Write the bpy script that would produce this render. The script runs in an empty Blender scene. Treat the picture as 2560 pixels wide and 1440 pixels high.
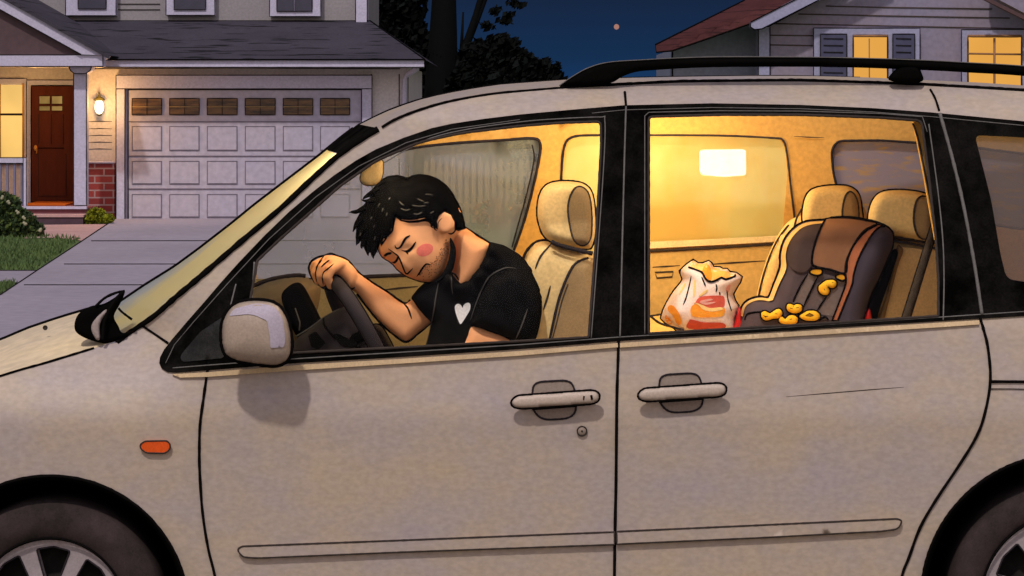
import bpy, math, random
import numpy as np
from mathutils import Vector, Matrix
from mathutils.geometry import delaunay_2d_cdt
from mathutils.bvhtree import BVHTree
random.seed(7)
SC = bpy.context.scene
COL = SC.collection
F = 5950.0; CH = 1.83; CY = -7.0; HX = 1280.0; HY = 266.0
def U(px, py, Y):
    d = Y - CY
    return Vector(((px-HX)/F*d, Y, CH-(py-HY)/F*d))
def ray(px, py):
    return Vector((0, CY, CH)), Vector(((px-HX)/F, 1.0, -(py-HY)/F)).normalized()
def G(px, py, z=0.0):
    d = F*(CH-z)/(py-HY)
    return Vector(((px-HX)/F*d, CY+d, z))
# ------------------------------------------------------------------ materials
def lin(c):
    c = c/255.0
    return c/12.92 if c <= .04045 else ((c+.055)/1.055)**2.4
def alb(r, g, b, k=1.0):
    return tuple(min(.92, lin(x)*k) for x in (r, g, b))
MATS = {}
def mat(name, rgb, var=.10, scale=7.0, rough=.85, spec=.10, grain=.10, rgb2=None, stretch=(1, 1, 1), kind='noise'):
    if name in MATS: return MATS[name]
    m = bpy.data.materials.new(name); m.use_nodes = True
    nt = m.node_tree; N = nt.nodes; L = nt.links; N.clear()
    o = N.new('ShaderNodeOutputMaterial'); p = N.new('ShaderNodeBsdfPrincipled')
    L.new(p.outputs[0], o.inputs[0])
    p.inputs['Roughness'].default_value = rough
    p.inputs['Specular IOR Level'].default_value = spec
    tc = N.new('ShaderNodeTexCoord'); mp = N.new('ShaderNodeMapping')
    mp.inputs['Scale'].default_value = stretch
    L.new(tc.outputs['Object'], mp.inputs[0])
    n1 = N.new('ShaderNodeTexNoise'); n1.inputs['Scale'].default_value = scale; n1.inputs['Detail'].default_value = 5
    n1.inputs['Roughness'].default_value = .65
    L.new(mp.outputs[0], n1.inputs[0])
    n2 = N.new('ShaderNodeTexNoise'); n2.inputs['Scale'].default_value = scale*22; n2.inputs['Detail'].default_value = 2
    L.new(mp.outputs[0], n2.inputs[0])
    r1 = N.new('ShaderNodeMapRange'); r1.inputs[1].default_value = .35; r1.inputs[2].default_value = .65
    L.new(n1.outputs[0], r1.inputs[0])
    mix = N.new('ShaderNodeMix'); mix.data_type = 'RGBA'
    a = rgb; b = rgb2 if rgb2 else tuple(c*(1-var*1.6) for c in rgb)
    if not rgb2: a = tuple(min(1, c*(1+var*.5)) for c in rgb)
    mix.inputs[6].default_value = (*a, 1); mix.inputs[7].default_value = (*b, 1)
    L.new(r1.outputs[0], mix.inputs[0])
    g = N.new('ShaderNodeMapRange'); g.inputs[1].default_value = .3; g.inputs[2].default_value = .7
    g.inputs[3].default_value = 1-grain; g.inputs[4].default_value = 1+grain
    L.new(n2.outputs[0], g.inputs[0])
    mul = N.new('ShaderNodeVectorMath'); mul.operation = 'SCALE'
    L.new(mix.outputs[2], mul.inputs[0]); L.new(g.outputs[0], mul.inputs['Scale'])
    L.new(mul.outputs[0], p.inputs['Base Color'])
    MATS[name] = m; m['p'] = 1
    return m
def emit(name, rgb, s, var=0.0, scale=4):
    m = bpy.data.materials.new(name); m.use_nodes = True
    nt = m.node_tree; N = nt.nodes; L = nt.links; N.clear()
    o = N.new('ShaderNodeOutputMaterial'); e = N.new('ShaderNodeEmission')
    e.inputs[0].default_value = (*rgb, 1); e.inputs[1].default_value = s
    if var:
        tc = N.new('ShaderNodeTexCoord'); n = N.new('ShaderNodeTexNoise'); n.inputs['Scale'].default_value = scale
        mr = N.new('ShaderNodeMapRange'); mr.inputs[1].default_value = .3; mr.inputs[2].default_value = .7
        mr.inputs[3].default_value = s*(1-var); mr.inputs[4].default_value = s*(1+var)
        L.new(tc.outputs['Object'], n.inputs[0]); L.new(n.outputs[0], mr.inputs[0]); L.new(mr.outputs[0], e.inputs[1])
    L.new(e.outputs[0], o.inputs[0]); MATS[name] = m
    return m
def glass(name, fog, rgb, rgb2=None, scale=5, gloss=.03, tint=(1, 1, 1), transl=.5, thr=(.4, .6), stretch=(1, 1, 1)):
    m = bpy.data.materials.new(name); m.use_nodes = True
    nt = m.node_tree; N = nt.nodes; L = nt.links; N.clear()
    o = N.new('ShaderNodeOutputMaterial')
    t = N.new('ShaderNodeBsdfTransparent'); t.inputs[0].default_value = (*tint, 1)
    last = t
    if fog > 0:
        d = N.new('ShaderNodeBsdfDiffuse'); tr = N.new('ShaderNodeBsdfTranslucent')
        tc = N.new('ShaderNodeTexCoord'); mp = N.new('ShaderNodeMapping'); mp.inputs['Scale'].default_value = stretch
        n = N.new('ShaderNodeTexNoise'); n.inputs['Scale'].default_value = scale; n.inputs['Detail'].default_value = 6
        mr = N.new('ShaderNodeMapRange'); mr.inputs[1].default_value = thr[0]; mr.inputs[2].default_value = thr[1]
        mx = N.new('ShaderNodeMix'); mx.data_type = 'RGBA'
        mx.inputs[6].default_value = (*rgb, 1); mx.inputs[7].default_value = (*(rgb2 or rgb), 1)
        L.new(tc.outputs['Object'], mp.inputs[0]); L.new(mp.outputs[0], n.inputs[0]); L.new(n.outputs[0], mr.inputs[0]); L.new(mr.outputs[0], mx.inputs[0])
        L.new(mx.outputs[2], d.inputs[0]); L.new(mx.outputs[2], tr.inputs[0])
        a = N.new('ShaderNodeMixShader'); a.inputs[0].default_value = transl
        L.new(d.outputs[0], a.inputs[1]); L.new(tr.outputs[0], a.inputs[2])
        b = N.new('ShaderNodeMixShader'); b.inputs[0].default_value = fog
        L.new(t.outputs[0], b.inputs[1]); L.new(a.outputs[0], b.inputs[2]); last = b
    g = N.new('ShaderNodeBsdfGlossy'); g.inputs['Roughness'].default_value = .08
    c = N.new('ShaderNodeMixShader'); c.inputs[0].default_value = gloss
    L.new(last.outputs[0], c.inputs[1]); L.new(g.outputs[0], c.inputs[2]); L.new(c.outputs[0], o.inputs[0])
    MATS[name] = m
    return m
# ------------------------------------------------------------------ 2D helpers
def rc(pts, r=8, closed=True, n=5):
    """round the corners of a polygon; a point may carry its own radius"""
    P = [(p[0], p[1], (p[2] if len(p) > 2 else r)) for p in pts]; out = []
    N_ = len(P)
    for i in range(N_):
        x, y, rr = P[i]
        if (not closed and i in (0, N_-1)) or rr <= 0: out.append((x, y)); continue
        a = P[i-1]; b = P[(i+1) % N_]
        la = math.hypot(a[0]-x, a[1]-y); lb = math.hypot(b[0]-x, b[1]-y)
        ta = min(rr, la*.48)/max(la, 1e-6); tb = min(rr, lb*.48)/max(lb, 1e-6)
        A = (x+(a[0]-x)*ta, y+(a[1]-y)*ta); B = (x+(b[0]-x)*tb, y+(b[1]-y)*tb)
        for k in range(n+1):
            t = k/n
            out.append(((1-t)**2*A[0]+2*t*(1-t)*x+t*t*B[0], (1-t)**2*A[1]+2*t*(1-t)*y+t*t*B[1]))
    return out
def sm(pts, closed=True, n=5):
    out = []; N_ = len(pts)
    rng = range(N_) if closed else range(N_-1)
    for i in rng:
        if closed: p0, p1, p2, p3 = pts[i-1], pts[i], pts[(i+1) % N_], pts[(i+2) % N_]
        else: p0, p1, p2, p3 = pts[max(i-1, 0)], pts[i], pts[i+1], pts[min(i+2, N_-1)]
        for k in range(n):
            t = k/n
            out.append(tuple(.5*((2*p1[j])+(-p0[j]+p2[j])*t+(2*p0[j]-5*p1[j]+4*p2[j]-p3[j])*t*t+(-p0[j]+3*p1[j]-3*p2[j]+p3[j])*t**3) for j in (0, 1)))
    if not closed: out.append(tuple(pts[-1][:2]))
    return out
def resamp(pts, step, closed=True):
    out = []; N_ = len(pts)
    for i in range(N_ if closed else N_-1):
        a = pts[i]; b = pts[(i+1) % N_]; l = math.hypot(b[0]-a[0], b[1]-a[1])
        if l < 1e-4: continue
        k = max(1, int(math.ceil(l/step)))
        for j in range(k): out.append((a[0]+(b[0]-a[0])*j/k, a[1]+(b[1]-a[1])*j/k))
    if not closed: out.append(tuple(pts[-1][:2]))
    return out
def inside(px, py, poly):
    x = poly[:, 0]; y = poly[:, 1]; x2 = np.roll(x, -1); y2 = np.roll(y, -1)
    px = np.asarray(px)[:, None]; py = np.asarray(py)[:, None]
    dy = np.where(np.abs(y2-y) < 1e-12, 1e-12, y2-y)
    c = ((y > py) != (y2 > py)) & (px < (x2-x)*(py-y)/dy+x)
    return (c.sum(1) % 2) == 1
def edist(P, loops):
    best = np.full(len(P), 1e9)
    for lp in loops:
        a = np.array(lp); b = np.roll(a, -1, 0); d = b-a; l2 = np.maximum((d**2).sum(1), 1e-12)
        for s in range(0, len(P), 2000):
            p = P[s:s+2000]
            w = p[:, None, :]-a[None]; t = np.clip((w*d[None]).sum(2)/l2[None], 0, 1)
            q = w-t[..., None]*d[None]
            best[s:s+2000] = np.minimum(best[s:s+2000], np.sqrt((q**2).sum(2)).min(1))
    return best
def circ(cx, cy, rx, ry=None, n=32, a0=0, a1=360, rot=0):
    ry = ry or rx; out = []; full = abs(a1-a0) >= 360; cr_, sr_ = math.cos(math.radians(rot)), math.sin(math.radians(rot))
    for i in range(n if full else n+1):
        t = math.radians(a0+(a1-a0)*i/n); x = rx*math.cos(t); y = -ry*math.sin(t)
        out.append((cx+x*cr_-y*sr_, cy+x*sr_+y*cr_))
    return out
def tri2d(outline, holes=(), grid=14, jit=True):
    """returns pts(np), tris, loops(index lists), dist"""
    loops = [resamp(l, grid) for l in [outline]+list(holes)]
    pts = []; idx = []
    for l in loops:
        idx.append(list(range(len(pts), len(pts)+len(l)))); pts += l
    A = np.array(loops[0]); x0, y0 = A.min(0); x1, y1 = A.max(0)
    gx, gy = np.meshgrid(np.arange(x0+grid*.5, x1, grid), np.arange(y0+grid*.5, y1, grid*.87))
    gx = gx+(np.arange(gx.shape[0]) % 2)[:, None]*grid*.5
    Q = np.stack([gx.ravel(), gy.ravel()], 1)
    if len(Q):
        k = inside(Q[:, 0], Q[:, 1], A)
        for h in loops[1:]: k &= ~inside(Q[:, 0], Q[:, 1], np.array(h))
        Q = Q[k]
    if len(Q):
        d = edist(Q, loops); Q = Q[d > grid*.55]
    allp = pts+[tuple(q) for q in Q]
    edges = []
    for l in idx: edges += [(l[i], l[(i+1) % len(l)]) for i in range(len(l))]
    vs, es, fs, ov, oe, of = delaunay_2d_cdt([Vector(p) for p in allp], edges, [], 0, 1e-4)
    V = np.array([tuple(v) for v in vs]); remap = {}
    for ni, ol in enumerate(ov):
        for o in ol: remap[o] = ni
    T = np.array([tuple(f) for f in fs]); C = V[T].mean(1)
    k = inside(C[:, 0], C[:, 1], A)
    for h in loops[1:]: k &= ~inside(C[:, 0], C[:, 1], np.array(h))
    T = T[k]
    return V, T, [[remap[i] for i in l] for l in idx], edist(V, loops)
# ------------------------------------------------------------------ mesh builder
class M:
    def __init__(s): s.v = []; s.f = []; s.m = []; s.mats = []; s.smooth = []
    def slot(s, m):
        if m not in s.mats: s.mats.append(m)
        return s.mats.index(m)
    def add(s, vs, fs, m, smooth=True):
        o = len(s.v); s.v += [Vector(v) for v in vs]; k = s.slot(m)
        for f in fs: s.f.append(tuple(o+i for i in f)); s.m.append(k); s.smooth.append(smooth)
        return s
    def puff(s, outline, Y, T, m, R=25, back=None, grid=None, ink=0, inkm='ink', holes=(), fl=None, push=None, step=None):
        """inflated solid: outline traced at depth Y, bulging T metres towards -Y and `back` behind; R px edge radius"""
        grid = grid or max(3, min(14, R*.4)); back = T if back is None else back
        V, Tr, lp, D = tri2d(outline, holes, grid)
        onb = set(i for l in lp for i in l)
        q = np.clip(D/R, 0, 1); h = np.sqrt(np.maximum(0, 1-(1-q)**2))
        Yf = Y if callable(Y) else (lambda x, y: Y)
        fr = []; bk = []
        vs = []
        for i, (x, y) in enumerate(V):
            y0 = Yf(x, y)
            if i in onb: h[i] = 0
            e = push(x, y) if push else 0
            fr.append(len(vs)); vs.append(U(x, y, y0-T*h[i]-e*h[i]))
        for i, (x, y) in enumerate(V):
            if i in onb: bk.append(fr[i])
            else: bk.append(len(vs)); vs.append(U(x, y, Yf(x, y)+back*h[i]))
        fs = []
        for a, b, c in Tr:
            fs.append((fr[a], fr[c], fr[b])); 
            bf = (bk[a], bk[b], bk[c])
            if len(set(bf)) == 3 and bf != (fr[a], fr[b], fr[c]): fs.append(bf)
        # make sure the front faces the camera
        a, b, c = fs[0]; nrm = (vs[b]-vs[a]).cross(vs[c]-vs[a])
        if nrm.y > 0: fs = [f[::-1] for f in fs]
        s.add(vs, fs, m)
        if ink:
            for l in [outline]+list(holes): s.line(resamp(l, 8), Y, ink, closed=True, m=inkm)
        return s
    def line(s, pts, Y, w, closed=False, m='ink', taper=False, surf=None, raw=False, w1=None):
        """an inked stroke: thin tube through pixel points on depth/surface"""
        if isinstance(m, str): m = MATS[m]
        if surf: P = [surf(x, y) for x, y in pts]
        else:
            Yf = Y if callable(Y) else (lambda x, y: Y)
            P = [U(x, y, Yf(x, y)) for x, y in pts]
        P = [p for p in P if p is not None]
        n = len(P)
        if n < 2: return s
        R = []
        for i, p in enumerate(P):
            r = w*.5/F*(p.y-CY)
            if w1 is not None: r *= 1+(w1/w-1)*i/(n-1)
            if taper: t = i/(n-1); r *= max(.18, min(1, 4*t*(1-t)*1.25))**.6
            if not raw: r *= 1+.08*math.sin(i*2.1+p.x*40)+random.uniform(-.08, .08)
            R.append(r)
        return s.tube(P, R, m, closed)
    def tube(s, P, R, m, closed=False, k=6):
        n = len(P); vs = []; fs = []; up = Vector((0, 1, 0)); last = None
        if not hasattr(R, '__len__'): R = [R]*n
        for i in range(n):
            a = P[i-1] if (i or closed) else P[i]; b = P[(i+1) % n] if (i < n-1 or closed) else P[i]
            t = (b-a)
            if t.length < 1e-9: t = Vector((1, 0, 0))
            t.normalize(); s1 = t.cross(up)
            if s1.length < .2: s1 = t.cross(Vector((1, 0, 0))) if last is None else last-t*last.dot(t)
            s1.normalize()
            if last is not None and s1.dot(last) < 0 and False: s1 = -s1
            last = s1; s2 = t.cross(s1)
            for j in range(k):
                th = 2*math.pi*j/k; vs.append(P[i]+(s1*math.cos(th)+s2*math.sin(th))*R[i])
        for i in range(n if closed else n-1):
            i2 = (i+1) % n
            for j in range(k):
                fs.append((i*k+j, i*k+(j+1) % k, i2*k+(j+1) % k, i2*k+j))
        if not closed:
            fs.append(tuple(range(k))[::-1]); fs.append(tuple((n-1)*k+j for j in range(k)))
        return s.add(vs, fs, m)
    def panel(s, outline, surf, th, m, holes=(), grid=22, smooth=True, off=0):
        """a sheet cut to the outline, laid on surf(px,py) -> world, th metres thick (away from the camera)"""
        V, Tr, lp, D = tri2d(outline, holes, grid)
        P = [surf(x, y) for x, y in V]
        n = len(P); vs = [p+Vector((0, off, 0)) for p in P]+[p+Vector((0, off+th, 0)) for p in P]; fs = []
        a, b, c = Tr[0]; fl = (P[b]-P[a]).cross(P[c]-P[a]).y > 0
        for a, b, c in Tr:
            f = (a, b, c) if not fl else (c, b, a)
            fs.append(f); fs.append((f[2]+n, f[1]+n, f[0]+n))
        s.add(vs, fs, m, smooth)
        for l in lp:
            w = [vs[i] for i in l]+[vs[i+n] for i in l]; q = len(l)
            s.add(w, [(i, (i+1) % q, (i+1) % q+q, i+q) for i in range(q)], m, False)
        return s
    def box(s, a, b, m):
        x0, y0, z0 = a; x1, y1, z1 = b
        vs = [(x, y, z) for x in (x0, x1) for y in (y0, y1) for z in (z0, z1)]
        fs = [(0, 1, 3, 2), (4, 6, 7, 5), (0, 4, 5, 1), (2, 3, 7, 6), (0, 2, 6, 4), (1, 5, 7, 3)]
        return s.add(vs, fs, m, False)
    def pbox(s, x0, y0, x1, y1, Y, dep, m, ink=0, inkm='ink2'):
        """box whose front face is the pixel rectangle at depth Y"""
        A = U(x0, y0, Y); B = U(x1, y1, Y)
        s.box((A.x, Y, B.z), (B.x, Y+dep, A.z), m)
        if ink:
            s.line(resamp([(x0, y0), (x1, y0), (x1, y1), (x0, y1)], 14), Y, ink, closed=True, m=inkm)
        return s
    def loft(s, rows, m, flip=False, smooth=True, closed=False):
        n = len(rows); k = len(rows[0]); vs = [p for r in rows for p in r]; fs = []
        for i in range(n-1):
            for j in range(k if closed else k-1):
                j2 = (j+1) % k
                f = (i*k+j, i*k+j2, (i+1)*k+j2, (i+1)*k+j); fs.append(f[::-1] if flip else f)
        return s.add(vs, fs, m, smooth)
    def lathe(s, prof, c, m, axis='Z', n=32, smooth=True):
        rows = []
        for r, h in prof:
            row = []
            for i in range(n):
                t = 2*math.pi*i/n
                if axis == 'Z': row.append(Vector((c[0]+r*math.cos(t), c[1]+r*math.sin(t), c[2]+h)))
                else: row.append(Vector((c[0]+r*math.cos(t), c[1]+h, c[2]+r*math.sin(t))))
            rows.append(row)
        return s.loft(rows, m, closed=True, smooth=smooth)
    def capsule(s, a, b, ra, rb, m, n=12, k=6):
        """tapered capsule"""
        ax = (b-a); L = ax.length; ax = ax.normalized() if L > 1e-6 else Vector((0, 0, 1))
        q = Vector((0, 0, 1)).rotation_difference(ax); rows = []
        pr = [(ra*math.sin(t), -ra*math.cos(t)) for t in [math.pi/2*i/k for i in range(k+1)]]
        pr += [(rb*math.cos(t), L+rb*math.sin(t)) for t in [math.pi/2*i/k for i in range(k+1)]]
        for r, h in pr:
            rows.append([a+q@Vector((max(r, 1e-5)*math.cos(2*math.pi*i/n), max(r, 1e-5)*math.sin(2*math.pi*i/n), h)) for i in range(n)])
        return s.loft(rows, m, closed=True)
    def blob(s, c, r, m, n=10, k=6, jit=0):
        rows = []
        for i in range(k+1):
            t = math.pi*i/k
            rows.append([Vector((c[0]+r[0]*math.sin(t)*math.cos(2*math.pi*j/n)*(1+random.uniform(-jit, jit)), c[1]+r[1]*math.sin(t)*math.sin(2*math.pi*j/n), c[2]+r[2]*math.cos(t)*(1+random.uniform(-jit, jit)))) for j in range(n)])
        return s.loft(rows, m, closed=True, flip=True)
    def bvh(s): return BVHTree.FromPolygons([tuple(v) for v in s.v], s.f)
    def mesh(s, name):
        me = bpy.data.meshes.new(name)
        me.from_pydata([tuple(v) for v in s.v], [], s.f)
        for m in s.mats: me.materials.append(m)
        me.polygons.foreach_set('material_index', s.m)
        me.polygons.foreach_set('use_smooth', s.smooth)
        me.update(); return me
    def build(s, name, parent=None, label=None, cat=None, group=None, kind=None):
        o = bpy.data.objects.new(name, s.mesh(name)); COL.objects.link(o)
        return tag(o, parent, label, cat, group, kind)
def tag(o, parent=None, label=None, cat=None, group=None, kind=None):
    if parent is not None:
        o.parent = parent
        w = Vector((0, 0, 0)); p = parent
        while p is not None: w += Vector(p.location); p = p.parent
        o.location = o.location-w
    if label: o['label'] = label
    if cat: o['category'] = cat
    if group: o['group'] = group
    if kind: o['kind'] = kind
    return o
def thing(name, label, cat, loc=(0, 0, 0), group=None):
    o = bpy.data.objects.new(name, None); COL.objects.link(o); o.location = loc; o.empty_display_size = .1
    return tag(o, None, label, cat, group)
def bs(bvh, off=.002, Y=None):
    def f(px, py):
        o, d = ray(px, py); h = bvh.ray_cast(o, d)
        if h[0] is None: return U(px, py, Y) if Y is not None else None
        return h[0]-d*off
    return f
#MARK materials
ink = mat('ink', (.006, .005, .005), spec=0, rough=1)
mat('ink2', (.03, .025, .028), spec=0, rough=1)
mat('chalk', (.16, .15, .14), spec=0, rough=1)
mat('pencil', (.05, .04, .035), spec=0, rough=1)
KP = 1.0
paint = mat('car_paint', alb(182, 163, 140, KP), rgb2=alb(170, 157, 154, KP), scale=2.3, rough=.5, spec=.2, grain=.085, stretch=(1, 1, 1.6))
black = mat('black_trim', (.0018, .0017, .0015), rgb2=(.010, .009, .008), scale=9, rough=.9, spec=0, grain=.3)
rubber = mat('tyre_rubber', alb(70, 58, 58, .9), rgb2=alb(48, 42, 40, .9), scale=9, rough=.95, grain=.15)
rimm = mat('rim_silver', alb(160, 148, 150), scale=6, rough=.5, spec=.3)
cream = mat('cream_trim', alb(232, 195, 125, .9), var=.06, scale=4)
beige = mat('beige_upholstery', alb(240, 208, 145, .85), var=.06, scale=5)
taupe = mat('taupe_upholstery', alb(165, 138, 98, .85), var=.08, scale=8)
wallm = mat('interior_trim', alb(228, 180, 100, .85), var=.06, scale=3)
doorm = mat('door_trim_tan', alb(226, 194, 128, .85), var=.1, scale=3)
dashm = mat('dash_taupe', alb(124, 108, 86, .8), var=.1)
dark = mat('dark_grey_plastic', alb(66, 58, 60, .62), var=.15, scale=10)
blackp = mat('black_plastic', (.0035, .0033, .003), spec=0)
skin = mat('skin', alb(244, 176, 124, 1.0), rgb2=alb(238, 166, 112, 1.0), scale=5, spec=.08, grain=.02)
blushm = mat('blush', alb(240, 126, 110, 1.0), grain=.08)
hairm = mat('black_hair', (.0016, .0015, .0014), rgb2=(.004, .0038, .0034), scale=60, spec=0, rough=.9, grain=.3, stretch=(1, 1, .3))
shirtm = mat('black_cotton', (.004, .004, .0038), rgb2=(.009, .0085, .008), scale=20, spec=0, grain=.4, rough=1)
white = mat('white_print', (.85, .83, .80), var=.02)
# ================================================================== THE CAR
def sstep(a, b, x):
    t = max(0, min(1, (x-a)/(b-a))); return t*t*(3-2*t)
def side(X, z):
    y = 0.0
    if z > 1.17: y = .03+(z-1.17)*.30+(max(0, z-1.79)/.08)**2*.07
    elif z > .92: y = (z-.92)/.25*.03+.008*math.sin((z-.92)/.25*math.pi)*0
    else: y = (.92-z)*.08
    w = sstep(-.85, -1.2, X)
    return y+w*(min(1.35, max(0, z-.88)/.2))**2*.09*(1-sstep(1.12, 1.42, z))
def SP(px, py):
    y = .05
    for _ in range(8):
        p = U(px, py, y); y = .5*y+.5*side(p.x, p.z)
    return U(px, py, y)
def SO(off):
    def f(px, py):
        p = SP(px, py); return U(px, py, p.y+off)
    return f
van = thing('minivan', 'silver beige family minivan parked side-on across the foreground with its cabin lit', 'minivan', (0, .9, 0))
fseam = [(522, 905), (515, 950), (508, 1000), (500, 1060), (498, 1120), (499, 1180), (506, 1280), (520, 1370), (537, 1440), (555, 1550), (562, 1609)]
mseam = [(1547, 838), (1545, 900), (1542, 1000), (1540, 1200), (1538, 1300), (1536, 1440), (1536, 1609)]
rseam = [(2447, 785), (2458, 820), (2470, 870), (2476, 950), (2463, 1030), (2442, 1090), (2400, 1160), (2340, 1250), (2300, 1320), (2272, 1395), (2255, 1440), (2240, 1530), (2230, 1609)]
fseam, mseam, rseam = [sm(s_, False, 4) for s_ in (fseam, mseam, rseam)]
TH = .02
hoodline = [(-600, 1135), (-300, 1040), (0, 940), (120, 905), (235, 870)]
arch1 = circ(125, 1537, 347, n=110, a0=-12, a1=192)
fender = hoodline+[(292, 856), (350, 812), (424, 860), (406, 900), (425, 915)]+fseam+arch1+[(-214, 1609), (-600, 1609)]
b = M().panel(fender, SP, TH, paint, grid=26)
b.line(sm(hoodline[1:], False, 8), 0, 6, surf=SO(-.003), taper=False)
b.line([(352, 812), (385, 834), (420, 858)], 0, 6, surf=SO(-.003))
b.line(resamp(arch1, 12, False), 0, 9, surf=SO(-.003))
fen = b.build('front_fender', van)
M().panel(rc([(350, 1112), (362, 1103), (418, 1102), (426, 1112), (424, 1124), (412, 1133), (366, 1132), (352, 1122)], 6), SO(-.012), .014, mat('amber_lens', alb(226, 88, 30), var=.05, spec=.3, rough=.3), grid=6).line(rc([(350, 1112), (362, 1103), (418, 1102), (426, 1112), (424, 1124), (412, 1133), (366, 1132), (352, 1122)], 6), 0, 4.5, True, 'pencil', surf=SO(-.011)).build('side_marker_lamp', fen)
def door(name, left, right, y0, y1, hb, hc, key=None):
    out = left[:1]+[(left[0][0]+1, left[0][1]-1)]+right+left[::-1][:-1]
    d = M().panel(out, SP, TH, paint, grid=28)
    d.line(right, 0, 7.5, surf=SO(-.003))
    return d
b = door('front_door', fseam, mseam, 0, 0, 0, 0)
b.line(fseam, 0, 7, surf=SO(-.003))
# soft pressed crease just under the handles
fd = b.build('front_door', van)
b = door('rear_door', mseam, rseam, 0, 0, 0, 0)
b.line([(1965, 992), (2060, 984), (2180, 974), (2260, 968)], 0, 2.2, surf=SO(0), m='pencil', taper=True)
rd = b.build('rear_door', van)
arch2 = circ(2668, 1500, 365, n=110, a0=-17, a1=197)
q = rseam+arch2[::-1]+[(3300, 1609), (3300, 745), (2700, 765)]
b = M().panel(q, SP, TH, paint, grid=28)
b.line(resamp(arch2, 12, False), 0, 9, surf=SO(-.003))
b.line([(2478, 954), (2520, 954), (2700, 956)], 0, 8, surf=SO(-.003))
b.line([(2478, 972), (2520, 972), (2700, 975)], 0, 2.5, surf=SO(-.003), m='pencil')
b.build('rear_quarter_panel', van)
# body side frame: A pillar + roof rail panel
ditch = [(945, 322), (985, 300), (1030, 281), (1090, 262), (1150, 248), (1230, 235), (1300, 228), (1400, 220), (1550, 212), (1700, 207), (1850, 204), (2000, 204), (2150, 208), (2300, 214), (2430, 221), (2560, 229), (3000, 262), (3300, 290)]
wsn = [(292, 856), (330, 828), (385, 790), (440, 742), (500, 692), (600, 606), (700, 522), (780, 447), (860, 377), (945, 322)]
trimtop = [(398, 908), (400, 893), (410, 874), (430, 848), (470, 801), (507, 759), (555, 703), (597, 656), (660, 590), (723, 529), (780, 481), (834, 439), (890, 401), (940, 373), (1010, 344), (1080, 320), (1130, 309), (1210, 297), (1300, 286), (1430, 274), (1560, 263), (1780, 258), (2000, 262), (2180, 270), (2330, 281), (2560, 303), (2800, 330)]
inner = [(x+8, y+10) for x, y in trimtop]
frame = wsn[:-1]+ditch+[(3300, 800), (2800, 800)]+inner[::-1]+[(424, 862), (350, 812)]
b = M().panel(frame, SP, TH, paint, grid=24)
b.line(sm(wsn, False, 5), 0, 14, surf=SO(-.003))
b.line(sm([(955, 318), (985, 300), (1030, 281), (1090, 262), (1150, 248), (1230, 235), (1300, 228), (1400, 220)], False, 5), 0, 7, surf=SO(-.003))
b.line(resamp([(1400, 219), (1700, 204), (2000, 201), (2300, 211), (2560, 226), (2800, 246)], 12, False), 0, 10, surf=SO(-.003))
b.line([(1562, 230), (1565, 264)], 0, 6, surf=SO(-.003)); b.line(sm([(2326, 224), (2338, 246), (2348, 276)], False, 4), 0, 6, surf=SO(-.003))
b.build('side_frame', van)
# black window surround with three openings
W1 = rc([(643, 652, 5), (700, 598, 4), (760, 545, 4), (850, 465, 15), (940, 402, 20), (1050, 355, 30), (1150, 333, 30), (1300, 315, 30), (1400, 307, 20), (1502, 304, 12), (1503, 360, 6), (1490, 600, 20), (1472, 843, 5), (1300, 853), (1000, 869), (740, 882), (640, 887), (624, 760)], 10)
W2 = rc([(1622, 292, 10), (1800, 287, 20), (2000, 287, 20), (2200, 294, 20), (2304, 302, 14), (2322, 440, 10), (2340, 600, 20), (2346, 700, 10), (2346, 790, 4), (2100, 806), (1900, 818), (1622, 834, 4)], 10)
W3 = rc([(2437, 338, 16), (2560, 344), (2680, 356, 30), (2730, 420, 20), (2730, 708, 20), (2560, 705, 10), (2517, 698, 20), (2502, 640, 20), (2478, 500, 20)], 12)
tb = [(2800, 765), (2560, 790), (2350, 803), (1545, 853), (1300, 873), (1000, 893), (740, 908), (520, 926), (440, 932), (418, 930), (404, 921)]
surround = trimtop+tb
b = M().panel(surround, SO(-.006), .022, black, holes=[W1, W2, W3], grid=24)
for w in (W1, W2): b.line(resamp(w, 10), 0, 7, True, 'pencil', surf=SO(-.007))
def offl(pts, dx, dy): return [(x+dx, y+dy) for x, y in pts]
b.line(resamp([(1565, 266), (1561, 400), (1556, 600), (1550, 845)], 12, False), 0, 4.5, m='chalk', surf=SO(-.007))
b.line(resamp([(1612, 835), (1612, 290), (1622, 281), (1800, 277), (2000, 278), (2200, 284), (2306, 292), (2318, 330)], 10, False), 0, 2.6, m='chalk', surf=SO(-.006))
b.line(sm([(2322, 310), (2345, 480), (2357, 600), (2360, 700), (2358, 800)], False, 10), 0, 3.5, m='chalk', surf=SO(-.007))
b.line(sm([(2350, 284), (2382, 400), (2410, 520), (2436, 660), (2455, 785)], False, 10), 0, 9, m='chalk', surf=SO(-.006))
b.line(sm([(960, 407), (1060, 352), (1160, 325), (1300, 305), (1400, 297), (1500, 293), (1512, 300), (1510, 400), (1495, 620), (1478, 845)], False, 10), 0, 3, m='chalk', surf=SO(-.006))
b.line(resamp([(636, 655), (630, 740), (632, 770)], 8, False), 0, 4, m='chalk', surf=SO(-.006))
b.line(resamp([(590, 710), (570, 790), (560, 860)], 8, False), 0, 4, m='chalk', surf=SO(-.006))
b.line(resamp([(432, 920), (520, 913), (740, 897), (1000, 881), (1300, 862), (1545, 843), (1900, 822), (2350, 793), (2560, 779)], 12, False), 0, 3, m='chalk', surf=SO(-.006))
b.line(resamp([(414, 908), (436, 862), (484, 805), (570, 708), (672, 598), (790, 492), (898, 415), (1015, 357), (1130, 323), (1300, 299)], 12, False), 0, 2.2, m='chalk', surf=SO(-.006))
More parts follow.
